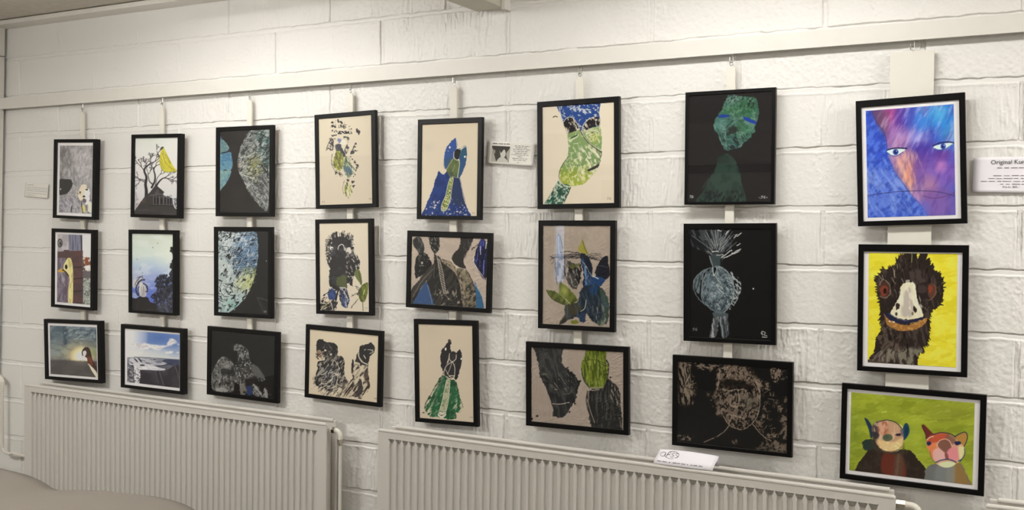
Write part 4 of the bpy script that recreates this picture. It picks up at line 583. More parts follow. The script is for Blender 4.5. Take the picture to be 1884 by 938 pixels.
def glassmat(name, ior=1.5, tint=1):
    m = bpy.data.materials.new(name); m.use_nodes = True; nt = m.node_tree; nt.nodes.remove(nt.nodes['Principled BSDF'])
    t = nt.nodes.new('ShaderNodeBsdfTransparent'); t.inputs[0].default_value = (tint, tint, tint, 1)
    g = nt.nodes.new('ShaderNodeBsdfGlossy'); g.inputs['Roughness'].default_value = .0
    f0 = ((ior-1)/(ior+1))**2                    # Schlick's curve, the same from both faces of the pane
    lw = nt.nodes.new('ShaderNodeLayerWeight'); lw.inputs[0].default_value = .5
    pw = nt.nodes.new('ShaderNodeMath'); pw.operation = 'POWER'; pw.inputs[1].default_value = 5; nt.links.new(lw.outputs['Facing'], pw.inputs[0])
    f = nt.nodes.new('ShaderNodeMath'); f.operation = 'MULTIPLY_ADD'; f.inputs[1].default_value = 1-f0; f.inputs[2].default_value = f0; nt.links.new(pw.outputs[0], f.inputs[0])
    x = nt.nodes.new('ShaderNodeMixShader')
    nt.links.new(f.outputs[0], x.inputs[0]); nt.links.new(t.outputs[0], x.inputs[1]); nt.links.new(g.outputs[0], x.inputs[2])
    nt.links.new(x.outputs[0], nt.nodes['Material Output'].inputs[0]); return m
M['glass'] = glassmat('picture_glass', 1.5, .99); M['window_glass'] = glassmat('window_glass', 1.45)
def paintmat():
    m = bpy.data.materials.new('printed_picture'); m.use_nodes = True; nt = m.node_tree; b = nt.nodes['Principled BSDF']
    a = nt.nodes.new('ShaderNodeAttribute'); a.attribute_name = 'paint'; nt.links.new(a.outputs['Color'], b.inputs['Base Color'])
    b.inputs['Roughness'].default_value = .6; b.inputs['Specular IOR Level'].default_value = .2; return m
M['paint'] = paintmat()

# ---------------------------------------------------------------- the block wall
J_EVEN = np.array([-4.862, -4.292, -3.712, -3.12, -2.55, -1.95, -1.355, -.738, -.14, .46, 1.06, 1.66, 2.26, 2.86])
J_ODD = np.array([-4.557, -3.983, -3.397, -2.815, -2.23, -1.64, -1.033, -.428, .16, .76, 1.36, 1.96, 2.56])
def block_wall():
    xs = np.concatenate([np.arange(-5.06, -2.6, .0046), np.arange(-2.6, .35, .0032), np.arange(.35, 3.03, .03)]+[np.arange(x-.0145, x+.0145, .0013) for x in np.concatenate([J_EVEN, J_ODD]) if x < .4]); xs = np.unique(np.round(xs, 5)); xs = xs[np.concatenate([[True], np.diff(xs) > .0009])]
    zs = [np.arange(0, .4, .02)]
    for k in range(-4, 9):                                      # fine rows round every bed joint, wider ones over the block faces
        e = 1.083+.2*k
        if e > .45: zs += [np.arange(e-.170, e-.034, .0032), np.arange(e-.034, e+.0085, .00125), np.arange(e+.0085, e+.030, .0032)]
    zs = np.unique(np.round(np.concatenate(zs), 5)); zs = zs[(zs < 2.69)]; zs = zs[np.concatenate([[True], np.diff(zs) > .0009])]
    X, Z = np.meshgrid(xs, zs)
    wx = X+.007*(fbm(X/.03, Z/.03, 3, 3)-.5); wz = Z+.008*(fbm(X/.035, Z/.02, 5, 3)-.5)+.004*(fbm(X/.3, Z/.3, 8, 2)-.5)
    # bed joints: a crisp dark notch under the upper block at 1.083+.2k, mortar, then the lip of the lower block 2 cm below
    k = np.floor((wz-1.083)/.2); d = (wz-1.083)-k*.2
    below = .2-d                                                # distance under the upper block's edge
    rowid = np.floor((Z-1.073)/.2).astype(int)
    open_ = sstep(.30, .46, fbm(X/.10, Z/.05, 12, 3))
    bed = sstep(.0, .0016, below)*(1-sstep(.017, .0205, below))
    fade = .22+.78*sstep(-4.6, -2.4, X)
    h = -.0030*bed-.0075*(.35+.65*fade)*open_*sstep(.0, .0018, below)*(1-sstep(.0030, .0062, below))
    h += .0014*np.exp(-((below-.0235)/.004)**2)*(.4+fbm(X/.04, Z/.1, 17, 2))
    ev = (rowid % 2) == 0
    def nearest(J, x):
        i = np.clip(np.searchsorted(J, x), 1, len(J)-1); return np.where(np.abs(x-J[i-1]) < np.abs(x-J[i]), x-J[i-1], x-J[i])
    dj = np.where(ev, nearest(J_EVEN, wx), nearest(J_ODD, wx))
    jv = sstep(.22, .5, fbm(X/.2, Z/.12, 14, 2))
    h += (1-bed)*jv*(-.0042*(1-sstep(.0075, .0092, np.abs(dj)))-.0028*np.exp(-((np.abs(dj)-.0078)/.0013)**2)+.0011*np.exp(-((np.abs(dj)-.0125)/.003)**2))
    # thick brush paint: runs on some blocks, stipple on others
    bi = np.where(ev, np.searchsorted(J_EVEN, X), np.searchsorted(J_ODD, X))
    wgt = _tab[(bi*7+rowid*13) % 64, (bi*3+rowid*5) % 64]; wgt2 = _tab[(bi*5+rowid*3+20) % 64, (bi*11+rowid*7) % 64]
    runs = 1-np.abs(2*fbm(X/.013, Z/.09, 21, 3)-1); stip = fbm(X/.011, Z/.011, 25, 2)
    drop = sstep(.62, .74, fbm(X/.011, Z/.014, 29, 2))*sstep(.5, .68, fbm(X/.07, Z/.2, 31, 2))
    patch = sstep(.40, .60, fbm(X/.09, Z/.25, 35, 2))
    h += fade*(1-bed)*(.0028*(sstep(.72, .95, runs)-.3)*sstep(.2, .7, wgt)*(.25+.75*patch)+.0027*(stip-.5)*(.35+.65*sstep(.2, .8, wgt2))+.0013*drop)
    h += .0016*(fbm(X/.3, Z/.25, 40, 2)-.5)
    # old patch of rough filler up on the left
    h += .003*sstep(.55, .7, fbm((X+Z*.5)/.02, (Z-X*.5)/.12, 44, 3))*np.exp(-((X+3.86)/.05)**2-((Z-2.36)/.06)**2)
    o = obj('wall_back', grid_mesh('wall_back', np.stack([X, YW-h, Z], -1)), M['wall']); o['kind'] = 'structure'
block_wall()
struct('floor', bx(-5.3, 3.1, -6.7, .1, -.1, 0), M['floor'])
struct('ceiling', bx(-5.3, 3.1, -6.7, .1, ZC, ZC+.1), M['ceiling'])
def with_opening(name, ax, at, lo, hi, o0, o1, z0, z1, m):
    b = bmesh.new()
    for u0, u1, a0, a1 in ((lo, o0, 0, ZC), (o1, hi, 0, ZC), (o0, o1, 0, z0), (o0, o1, z1, ZC)):
        if ax == 'x': box(b, at, at+.1, u0, u1, a0, a1)
        else: box(b, u0, u1, at, at+.1, a0, a1)
    return struct(name, b, m)
with_opening('wall_left', 'x', -5.16, -6.6, .045, -6.14, -5.86, 1.0, 1.72, M['plain'])
with_opening('wall_front', 'y', -6.6, -5.06, 3.0, -4.95, -4.74, .98, 1.78, M['plain'])
# unseen dark panel added at the far end to darken the glass reflections
M['dark_panel'] = mat('added_dark_panel', (62, 57, 52), .6, .25, noise=.15, nscale=8)
struct('added_panel', bx(-4.70, 3, -6.5, -6.46, 0, 1.72), M['dark_panel'])
struct('wall_right', bx(3.0, 3.1, -6.6, .045, 0, ZC), M['plain'])
for n, a in (('window_1', (-5.12, -5.1, -6.14, -5.86, 1.0, 1.72)), ('window_2', (-4.95, -4.74, -6.56, -6.54, .98, 1.78))):
    b = bmesh.new(); x0, x1, y0, y1, z0, z1 = a; t = .045
    if x1-x0 < .1:
        for q in ((y0, y0+t, z0, z1), (y1-t, y1, z0, z1), (y0, y1, z0, z0+t), (y0, y1, z1-t, z1), ((y0+y1)/2-.02, (y0+y1)/2+.02, z0, z1)): box(b, x0-.02, x1+.02, *q)
    else:
        for q in ((x0, x0+t, z0, z1), (x1-t, x1, z0, z1), (x0, x1, z0, z0+t), (x0, x1, z1-t, z1)): box(b, q[0], q[1], y0-.02, y1+.02, q[2], q[3])
    wo = struct(n, b, M['wood_white']); obj('pane', bx(x0+.008, x1-.008, y0+.008, y1-.008, z0, z1) if 0 else bx(x0 if x1-x0 > .1 else x0+.008, x1 if x1-x0 > .1 else x1-.008, y0 if y1-y0 > .1 else y0+.008, y1 if y1-y0 > .1 else y1-.008, z0, z1), M['window_glass'], wo)
# painted trim: batten under the ceiling, boards on the left wall (slightly out of plumb), picture rail
struct('trim_1', bx(-5.06, 3, -.052, YW, 2.633, 2.657, bev=.003), M['wood_white'])
def lean(name, z0, z1, m):
    b = bmesh.new(); k = .0372
    vs = [b.verts.new((x+(z-2.63)*k, y, z)) for z in (z0, z1) for x, y in ((-5.1, .030), (-4.957, .030), (-4.957, -1.1), (-5.1, -1.1))]
    for f in ((0, 1, 2, 3), (4, 5, 6, 7), (0, 1, 5, 4), (1, 2, 6, 5), (2, 3, 7, 6), (3, 0, 4, 7)): b.faces.new([vs[i] for i in f])
    bmesh.ops.recalc_face_normals(b, faces=b.faces); bmesh.ops.bevel(b, geom=b.edges[:], offset=.003, segments=2, affect='EDGES')
    return struct(name, b, m)
lean('trim_2', .80, 2.484, M['wood_white']); lean('trim_3', 2.489, 2.655, M['wood_white'])
b = bmesh.new(); rp = [(.006, 2.209), (.006, 2.266), (YW+.004, 2.266), (YW+.004, 2.256), (.014, 2.256), (.014, 2.209)]    # hollow rail, slot for the hooks also shaped to darken the underside
v0 = [b.verts.new((-4.99, y, z)) for y, z in rp]; v1 = [b.verts.new((3, y, z)) for y, z in rp]; b.faces.new(v0); b.faces.new(v1[::-1])
for k in range(6): b.faces.new((v0[k], v0[(k+1) % 6], v1[(k+1) % 6], v1[k]))
rail = struct('trim_4', b, M['wood_white'])
struct('trim_5', bx(-1.957, -1.940, .0, YW+.004, 2.447, 2.658, bev=.002), M['wood_white'])
struct('trim_6', bx(-5.06, 3, -6.5, -6.455, 2.16, 2.24, bev=.004), mat('dark_rail', (110, 104, 96)))
tag(obj('ceiling_beam', bx(-2.094, -1.958, -6.49, .043, 2.458, ZC-.002, bev=.004), M['beam']), 'pale painted ceiling beam meeting the block wall at the top of the photo', 'beam')
# ceiling panel further out, a little lower than the board along the wall
struct('trim_7', bx(-5.06, 3, -1.6, -.29, ZC-.012, ZC+.004), M['ceiling'])
for x, y, sx, sy, wd_, wt, lb in LAMPS:
    t = thing('ceiling_lamp', lb, 'lamp', (x, y, ZC-.012), 'fluorescent lamps on the ceiling')
    obj('housing', bx(-sx/2-.03, sx/2+.03, -sy/2-.03, sy/2+.03, -.036, .002, bev=.01), M['lampbody'], t)
    b = bmesh.new(); tube(b, [(-sx/2, 0, -.060), (sx/2, 0, -.060)], .019, 20); bmesh.ops.bevel(b, geom=[e for e in b.edges if abs(abs((e.verts[0].co.x+e.verts[1].co.x)/2)-sx/2) < .001], offset=.005, segments=2, affect='EDGES')
    smooth_shade(obj('diffuser', b, emit('lamp_glow', LAMP_COL, wt/(math.pi*2*math.pi*.019*sx)), t))
    for s_ in (-1, 1): obj('end_bracket', bx(s_*sx/2-.010, s_*sx/2+.010, -.022, .022, -.084, -.038, bev=.004), M['lampbody'], t)
    ld = bpy.data.lights.new('lamp_light', 'AREA'); ld.shape = 'RECTANGLE'; ld.size = sx; ld.size_y = sy; ld.energy = wd_; ld.color = LAMP_COL
    lo = bpy.data.objects.new('lamp_light', ld); C.objects.link(lo); lo.parent = t; lo.location = (0, 0, -.086)
# ---------------------------------------------------------------- radiators
def radiator(x0, x1, ztl, ztr, label, valve_right=True, vl=.064):
    L = x1-x0; H = .6; yf = -.088
    t = thing('radiator', label, 'radiator', (x0, 0, ztl-H), 'white panel radiators under the pictures')
    t.rotation_euler = (0, -math.atan2(ztr-ztl, L), 0)
    pitch = .0333; nf = int((L-.07)/pitch); m0 = (L-nf*pitch)/2
    # pressed front sheet: band, tapering ridges, flutes
    pitch = .0333; nf = int((L-.07)/pitch); m0 = (L-nf*pitch)/2; zb = H-.036
    # (height, outer and inner half width of the flute in pitches, depth): pockets under the band taper down into shallow flutes
    rows = [(H-.001, .46, .45, None), (H-.0065, .46, .45, 0), (zb+.0004, .46, .45, 0), (zb, .46, .45, .017), (zb-.0165, .26, .245, .017), (zb-.0172, .26, .245, .0090), (zb-.030, .36, .28, .0090),
            (.060, .36, .28, .0090), (.050, .33, .23, 0), (0, .33, .23, 0)]
    P_ = []
    for z, eo, ei, dp in rows:
        y0 = yf if dp is not None else yf+.0055; dp = dp or 0
        r_ = [(0, y0, z), (m0*.5, y0, z)]
        for i in range(nf):
            c = m0+(i+.5)*pitch
            r_ += [(c-.5*pitch, y0, z), (c-eo*pitch, y0, z), (c-ei*pitch, y0+dp, z), (c+ei*pitch, y0+dp, z), (c+eo*pitch, y0, z)]
        r_ += [(L-m0, y0, z), (L-m0*.5, y0, z), (L, y0, z)]; P_.append(r_)
    P_ = np.array(P_)
    me = grid_mesh('front_panel', P_[::-1]); me.polygons.foreach_set('use_smooth', np.zeros(len(me.polygons), bool))
    f = obj('front_panel', me, M['rad'], t)
    # rounded top roll and side edges of the front sheet
    b = bmesh.new(); tube(b, [(.004, yf+.006, H-.006), (L-.004, yf+.006, H-.006)], .0078, 12); tube(b, [(.003, yf+.004, .01), (.003, yf+.004, H-.01)], .0035, 8); tube(b, [(L-.003, yf+.004, .01), (L-.003, yf+.004, H-.01)], .0035, 8)
    obj('edge_roll', b, M['rad'], f)
    b = bx(.004, L-.016, -.004, .010, 0, H-.002, bev=.004); obj('back_panel', b, M['rad'], t)
    b = bmesh.new(); tube(b, [(.03, -.0, H-.004), (L-.03, -.0, H-.004)], .0085, 12)
    obj('top_roll', b, M['rad'], t)
    # convector fins seen from above and at the open end
    nz = int((L-.08)/.025); Pf = np.zeros((2, nz, 3))
    for i in range(nz):
        for j in (0, 1): Pf[j, i] = (.04+i*.025, -.070 if i % 2 else -.010, .02+j*(H-.055))
    me = grid_mesh('convector', Pf); me.polygons.foreach_set('use_smooth', np.zeros(len(me.polygons), bool)); obj('convector', me, M['rad_in'], t)
    b = bmesh.new()
    for x in (.045, L-.045): box(b, x-.010, x+.010, -.070, -.008, .03, H-.05, bev=.005)
    box(b, .03, L-.03, -.055, -.025, H-.05, H-.028, bev=.006); obj('water_channel', b, M['rad_in'], t)
    if valve_right:
        b = bmesh.new(); z = H-.036; y = -.040
        tube(b, [(L-.012, y, z), (L+vl-.028, y, z)], .0115, 12)
        va = obj('valve', b, M['pipe'], t)
        for q in (.0, .5):
            a0 = L+(vl-.036)*q; b = bmesh.new(); tube(b, [(a0-.004, y, z), (a0+.010, y, z)], .0145, 6); obj('union_nut', b, M['brass'], va)
        rr = .024; c = (L+vl-rr, y, z-rr); b = bmesh.new()
        tube(b, [(c[0]-.006, y, z)]+[(c[0]+rr*math.sin(a), y, c[2]+rr*math.cos(a)) for a in np.linspace(0, math.pi/2, 8)]+[(L+vl, y, z-.040)], .0112, 12); obj('elbow', b, M['pipe'], va)
        b = bmesh.new(); tube(b, [(L+vl, y, z-.034), (L+vl, y, z-.052)], .0140, 6); tube(b, [(L+vl, y, z-.052), (L+vl, y, z-.060)], .0105, 10); obj('union_nut', b, M['brass'], va)
        b = bmesh.new(); tube(b, [(L+vl, y, z-.055), (L+vl, y, -(ztl-H)+.05)], .0072, 12); obj('riser_pipe', b, M['pipe'], t)
    # wall brackets and feet carry it
    for x in (.25, L-.25): obj('wall_bracket', bx(x-.015, x+.015, .008, .0365, .08, H-.08), M['rad_in'], t)
    return t
radiator(-4.668, -2.739, .794, .776, 'long white panel radiator on the left under the small box frames', vl=.037)
radiator(-2.474, -.477, .780, .762, 'long white panel radiator on the right with a folded paper card on top')
radiator(-.213, 1.55, .770, .768, 'white radiator only just showing in the bottom right corner', valve_right=False)
t = thing('heating_pipe', 'thin white heating pipe going down the far left corner behind the radiator', 'pipe', (-4.955, -.005, .40))
b = bmesh.new(); tube(b, [(0, 0, .345), (0, 0, .03)]+[(.03-.03*math.cos(a), 0, .03-.03*math.sin(a)) for a in np.linspace(.2, math.pi/2, 6)]+[(.06, 0, -.004), (.085, 0, .004), (.11, 0, 0), (.20, 0, -.002)], .0085, 12); obj('pipe_run', b, M['pipe'], t)
b = bmesh.new(); tube(b, [(0, 0, .33), (0, 0, .352)], .0125, 8); tube(b, [(0, 0, .352), (0, 0, .372), (-.006, 0, .385), (-.02, 0, .392), (-.045, 0, .395)], .0135, 12); va = obj('elbow_valve', b, M['pipe'], t)
b = bmesh.new(); tube(b, [(-.030, 0, .395), (-.052, 0, .395)], .019, 8); obj('union_nut', b, M['pipe'], va)
# ---------------------------------------------------------------- hooks and hanging laths
LX = [(-4.361, .028), (-3.808, .027), (-3.258, .027), (-2.697, .029), (-2.183, .031), (-1.630, .031), (-1.051, .031), (-.458, .132)]
WHO = ['box frames furthest left', 'box frames with the yellow bird', 'prints of pale scratched heads', 'prints with the black tasselled figure',
       'prints with the blue fox-like figure', 'prints with the green stocking shape', 'black pictures with the green head', 'three colourful paintings on the right']
ZB = [1.02, 1.02, 1.02, 1.05, 1.06, 1.04, 1.03, .98]
for i, (x, wd) in enumerate(LX):
    zt = 2.168 if i < 7 else 2.176
    L = thing('hanging_lath' if i < 7 else 'hanging_board', ('narrow cream wooden lath behind the ' if i < 7 else 'wide cream board hanging behind the ')+WHO[i], 'lath' if i < 7 else 'board', (x, .024, ZB[i]-.1), 'cream laths the pictures hang on' if i < 7 else None)
    h = zt-ZB[i]+.1; b = bmesh.new(); c = .009 if i < 7 else .002
    pr = [(-wd/2, 0), (wd/2, 0), (wd/2, h-c), (wd/2-c, h), (-wd/2+c, h), (-wd/2, h-c)]
    v0 = [b.verts.new((p[0], -.004, p[1])) for p in pr]; v1 = [b.verts.new((p[0], .005, p[1])) for p in pr]
    b.faces.new(v0); b.faces.new(v1[::-1])
    for k in range(6): b.faces.new((v0[k], v0[(k+1) % 6], v1[(k+1) % 6], v1[k]))
    obj('lath_strip' if i < 7 else 'board_panel', b, M['lath'] if i < 7 else M['board'], L)
    b = bmesh.new(); tube(b, [(-.0, .0, h-.012), (0, 0, h+.003)], .0016, 8); tube(b, arc((0, 0, h+.009), .0062, 0, 2*math.pi, 16), .0014, 8, cap=False); obj('screw_eye', b, M['steel'], L)
    b = bmesh.new(); zr = zt+.009-2.21
    tube(b, [(.0062, .0, .049), (.0062, 0, -.018)]+[(.0062*math.cos(a), 0, -.018-.0082*math.sin(a)*1.4) for a in np.linspace(.3, math.pi, 7)]+[(-.0062, 0, -.008)], .0013, 8)
    tag(obj('rail_hook', b, M['steel']), 'small steel rail hook above the '+WHO[i], 'hook', 'steel hooks under the picture rail').location = (x, .024, 2.208)
# ---------------------------------------------------------------- the framed pictures
PIC = {
(1,1):('70,240,5.36','192,122 546,115 520,845 168,838','212,150 533,145 512,815 192,812','box-framed grey mottled painting with a dark blob and small pale bird head'),
(1,2):('70,410,5.36','166,92 524,100 508,832 150,802','187,113 516,118 503,806 173,780','box-framed photo of a cream long-necked bird before brown planks'),
(1,3):('70,570,6.253','103,143 680,177 684,808 110,760','123,176 663,207 668,780 133,735','box-framed dusky sky picture with a glowing sun and a red-brown parrot'),
(2,1):('220,235,5.36','152,105 577,92 553,858 134,852','','box-framed picture of a bare tree over a dark house with a yellow bird'),
(2,2):('220,415,5.36','122,80 524,82 518,858 108,838','','box-framed blue dusk sky with a grey shaggy bird and dark trees'),
(2,3):('210,585,6.253','112,112 752,178 755,845 112,760','140,140 742,195 742,808 138,735','box-framed seaside photo with white clouds and a striped grey boat shape'),
(3,1):('380,220,4.94','120,102 572,92 568,845 115,845','','black framed print with a big grey scratched head and pale blue shape at left'),
(3,2):('380,405,4.94','103,98 560,100 555,858 100,838','','black framed print of a pale blue and yellow half face on black'),
(3,3):('370,590,5.8625','108,103 793,165 780,845 100,752','','black framed dark print of a grey bird-like figure with wings and collar'),
(4,1):('565,190,4.573','92,130 533,100 550,845 105,852','','framed cream print of broken black dabs over green drooping shapes'),
(4,2):('565,390,4.573','100,97 508,88 520,838 106,828','','framed print of a tall black tasselled figure with blue and green feet'),
(4,3):('550,585,5.518','103,112 798,182 792,862 97,762','','framed print of two black woolly animals facing right on beige'),
(5,1):('750,205,4.4675','118,108 577,92 565,857 106,855','','framed print of a blue cloaked figure with a fox-like head and green tie'),
(5,2):('735,415,5.516','122,108 887,132 876,845 108,782','','framed wide print of black and blue shapes with a white zigzag cord'),
(5,3):('745,580,4.3625','103,68 533,85 552,862 117,818','','framed print of a black winged head above a dark green cloak'),
(6,1):('970,165,4.079','110,128 648,95 653,852 116,857','','framed print of a stocking-shaped green head with a blue top'),
(6,2):('970,390,4.079','115,102 618,103 620,868 115,835','','framed print of green leaves and dark blue forms on crinkled brown paper'),
(6,3):('955,615,4.809','103,110 913,160 927,852 108,762','','framed wide print of black body shapes with one olive green oval'),
(7,1):('1240,150,3.91','105,100 705,72 698,865 98,865','','thin black framed dark picture of a green head with blue eyes over a dim body'),
(7,2):('1240,400,3.752','103,78 663,82 665,855 106,818','','black framed picture of a grey-blue feathered ball shape on black'),
(7,3):('1220,640,4.3615','110,100 990,172 998,850 120,745','','black framed wide print of a faint scratched face in brown on black'),
(8,1):('1560,155,3.475','83,145 707,100 727,860 99,873','112,167 673,127 689,838 125,848','framed blue and purple painting of a frowning face with two eyes'),
(8,2):('1560,435,3.475','97,92 727,105 727,870 96,825','133,100 697,115 693,842 124,800','framed painting of a dark shaggy bird with a pale beak on yellow'),
(8,3):('1530,690,3.99','108,95 1083,188 1080,850 105,718','137,120 1043,212 1038,815 133,693','framed green painting of two animal heads, one dark and one orange and pink')}
FR = {(1, 1): [-4.384, 1.8314, 0.309, 0.3969, -0.0318], (1, 2): [-4.4018, 1.3819, 0.3112, 0.3995, -0.02], (1, 3): [-4.405, 0.9715, 0.4171, 0.3083, 0.0219], (2, 1): [-3.8193, 1.8363, 0.3243, 0.3958, -0.0218], (2, 2): [-3.8439, 1.3806, 0.313, 0.401, -0.0048], (2, 3): [-3.8468, 0.9673, 0.4179, 0.3083, -0.0062], (3, 1): [-3.2739, 1.8475, 0.3379, 0.4049, -0.0063], (3, 2): [-3.2824, 1.3947, 0.3448, 0.407, 0.0011], (3, 3): [-3.2859, 0.9791, 0.4243, 0.3165, -0.016], (4, 1): [-2.7084, 1.8825, 0.3197, 0.4043, 0.0206], (4, 2): [-2.7143, 1.4312, 0.3, 0.4066, 0.0158], (4, 3): [-2.719, 1.0136, 0.4046, 0.3183, -0.0228], (5, 1): [-2.1915, 1.8347, 0.3012, 0.4039, -0.01], (5, 2): [-2.1947, 1.4271, 0.3967, 0.3145, -0.0191], (5, 3): [-2.2037, 1.0198, 0.2976, 0.4208, 0.0219], (6, 1): [-1.6274, 1.8793, 0.3362, 0.4074, 0.0124], (6, 2): [-1.6298, 1.4247, 0.3165, 0.412, 0.0015], (6, 3): [-1.626, 1.004, 0.424, 0.3245, 0.0096], (7, 1): [-1.0492, 1.8855, 0.3192, 0.3971, 0.0001], (7, 2): [-1.0445, 1.4132, 0.3284, 0.4166, 0.0092], (7, 3): [-1.0325, 0.9891, 0.427, 0.3245, 0.0026], (8, 1): [-0.4562, 1.8234, 0.3292, 0.4099, 0.033], (8, 2): [-0.4448, 1.3476, 0.3324, 0.415, 0.0036], (8, 3): [-0.4408, 0.9333, 0.437, 0.3177, -0.0106]}
OUT = {(1, 1): [(163.0, 92.0), (576.0, 80.0), (550.0, 876.0), (135.0, 865.0)], (1, 2): [(139.0, 57.0), (552.0, 66.0), (536.0, 860.0), (118.0, 832.0)], (1, 3): [(65.0, 107.0), (716.0, 126.0), (722.0, 845.0), (75.0, 797.0)], (2, 1): [(122.0, 70.0), (604.0, 54.0), (585.0, 890.0), (98.0, 885.0)], (2, 2): [(92.0, 42.0), (554.0, 43.0), (546.0, 884.0), (80.0, 862.0)], (2, 3): [(72.0, 68.0), (793.0, 127.0), (797.0, 884.0), (75.0, 793.0)], (3, 1): [(82.0, 68.0), (600.0, 50.0), (600.0, 882.0), (80.0, 878.0)], (3, 2): [(66.0, 60.0), (594.0, 62.0), (590.0, 893.0), (62.0, 870.0)], (3, 3): [(67.0, 57.0), (835.0, 124.0), (822.0, 893.0), (55.0, 793.0)], (4, 1): [(58.0, 97.0), (568.0, 56.0), (585.0, 876.0), (73.0, 887.0)], (4, 2): [(68.0, 65.0), (543.0, 52.0), (552.0, 873.0), (74.0, 855.0)], (4, 3): [(64.0, 62.0), (838.0, 135.0), (832.0, 913.0), (60.0, 795.0)], (5, 1): [(85.0, 70.0), (612.0, 42.0), (598.0, 893.0), (72.0, 884.0)], (5, 2): [(78.0, 50.0), (931.0, 74.0), (917.0, 892.0), (62.0, 823.0)], (5, 3): [(67.0, 28.0), (567.0, 45.0), (590.0, 905.0), (84.0, 845.0)], (6, 1): [(70.0, 90.0), (686.0, 50.0), (693.0, 887.0), (78.0, 893.0)], (6, 2): [(83.0, 62.0), (657.0, 63.0), (658.0, 908.0), (80.0, 866.0)], (6, 3): [(53.0, 60.0), (960.0, 115.0), (975.0, 900.0), (65.0, 800.0)], (7, 1): [(80.0, 75.0), (729.0, 43.0), (723.0, 884.0), (75.0, 884.0)], (7, 2): [(62.0, 40.0), (700.0, 41.0), (706.0, 890.0), (68.0, 843.0)], (7, 3): [(66.0, 48.0), (1031.0, 122.0), (1042.0, 890.0), (80.0, 770.0)], (8, 1): [(47.0, 105.0), (744.0, 53.0), (767.0, 892.0), (65.0, 905.0)], (8, 2): [(65.0, 45.0), (767.0, 60.0), (767.0, 908.0), (60.0, 850.0)], (8, 3): [(72.0, 55.0), (1131.0, 150.0), (1124.0, 898.0), (62.0, 750.0)]}
GAIN = {(1, 1): 0.661, (1, 2): 0.638, (1, 3): 0.604, (2, 1): 0.956, (2, 2): 0.833, (2, 3): 0.702, (3, 1): 1.354, (3, 2): 0.874, (3, 3): 1.014, (4, 1): 1.033, (4, 2): 0.889, (4, 3): 0.746, (5, 1): 0.857, (5, 2): 0.743, (5, 3): 0.708, (6, 1): 0.88, (6, 2): 0.757, (6, 3): 0.606, (7, 1): 1.143, (7, 2): 0.97, (7, 3): 0.696, (8, 1): 0.915, (8, 2): 0.746, (8, 3): 0.644}
def homog(src, dst):
    A_, b_ = [], []
    for (x, y), (u, v) in zip(src, dst):
        A_ += [[x, y, 1, 0, 0, 0, -u*x, -u*y], [0, 0, 0, x, y, 1, -v*x, -v*y]]; b_ += [u, v]
    return np.append(np.linalg.solve(np.array(A_, float), np.array(b_, float)), 1).reshape(3, 3)
def happly(H, p):
    p = np.asarray(p, float); q = np.concatenate([p, np.ones(p.shape[:-1]+(1,))], -1) @ H.T; return q[..., :2]/q[..., 2:]
LEVEL = {1: .95, 2: .80, 3: .66}
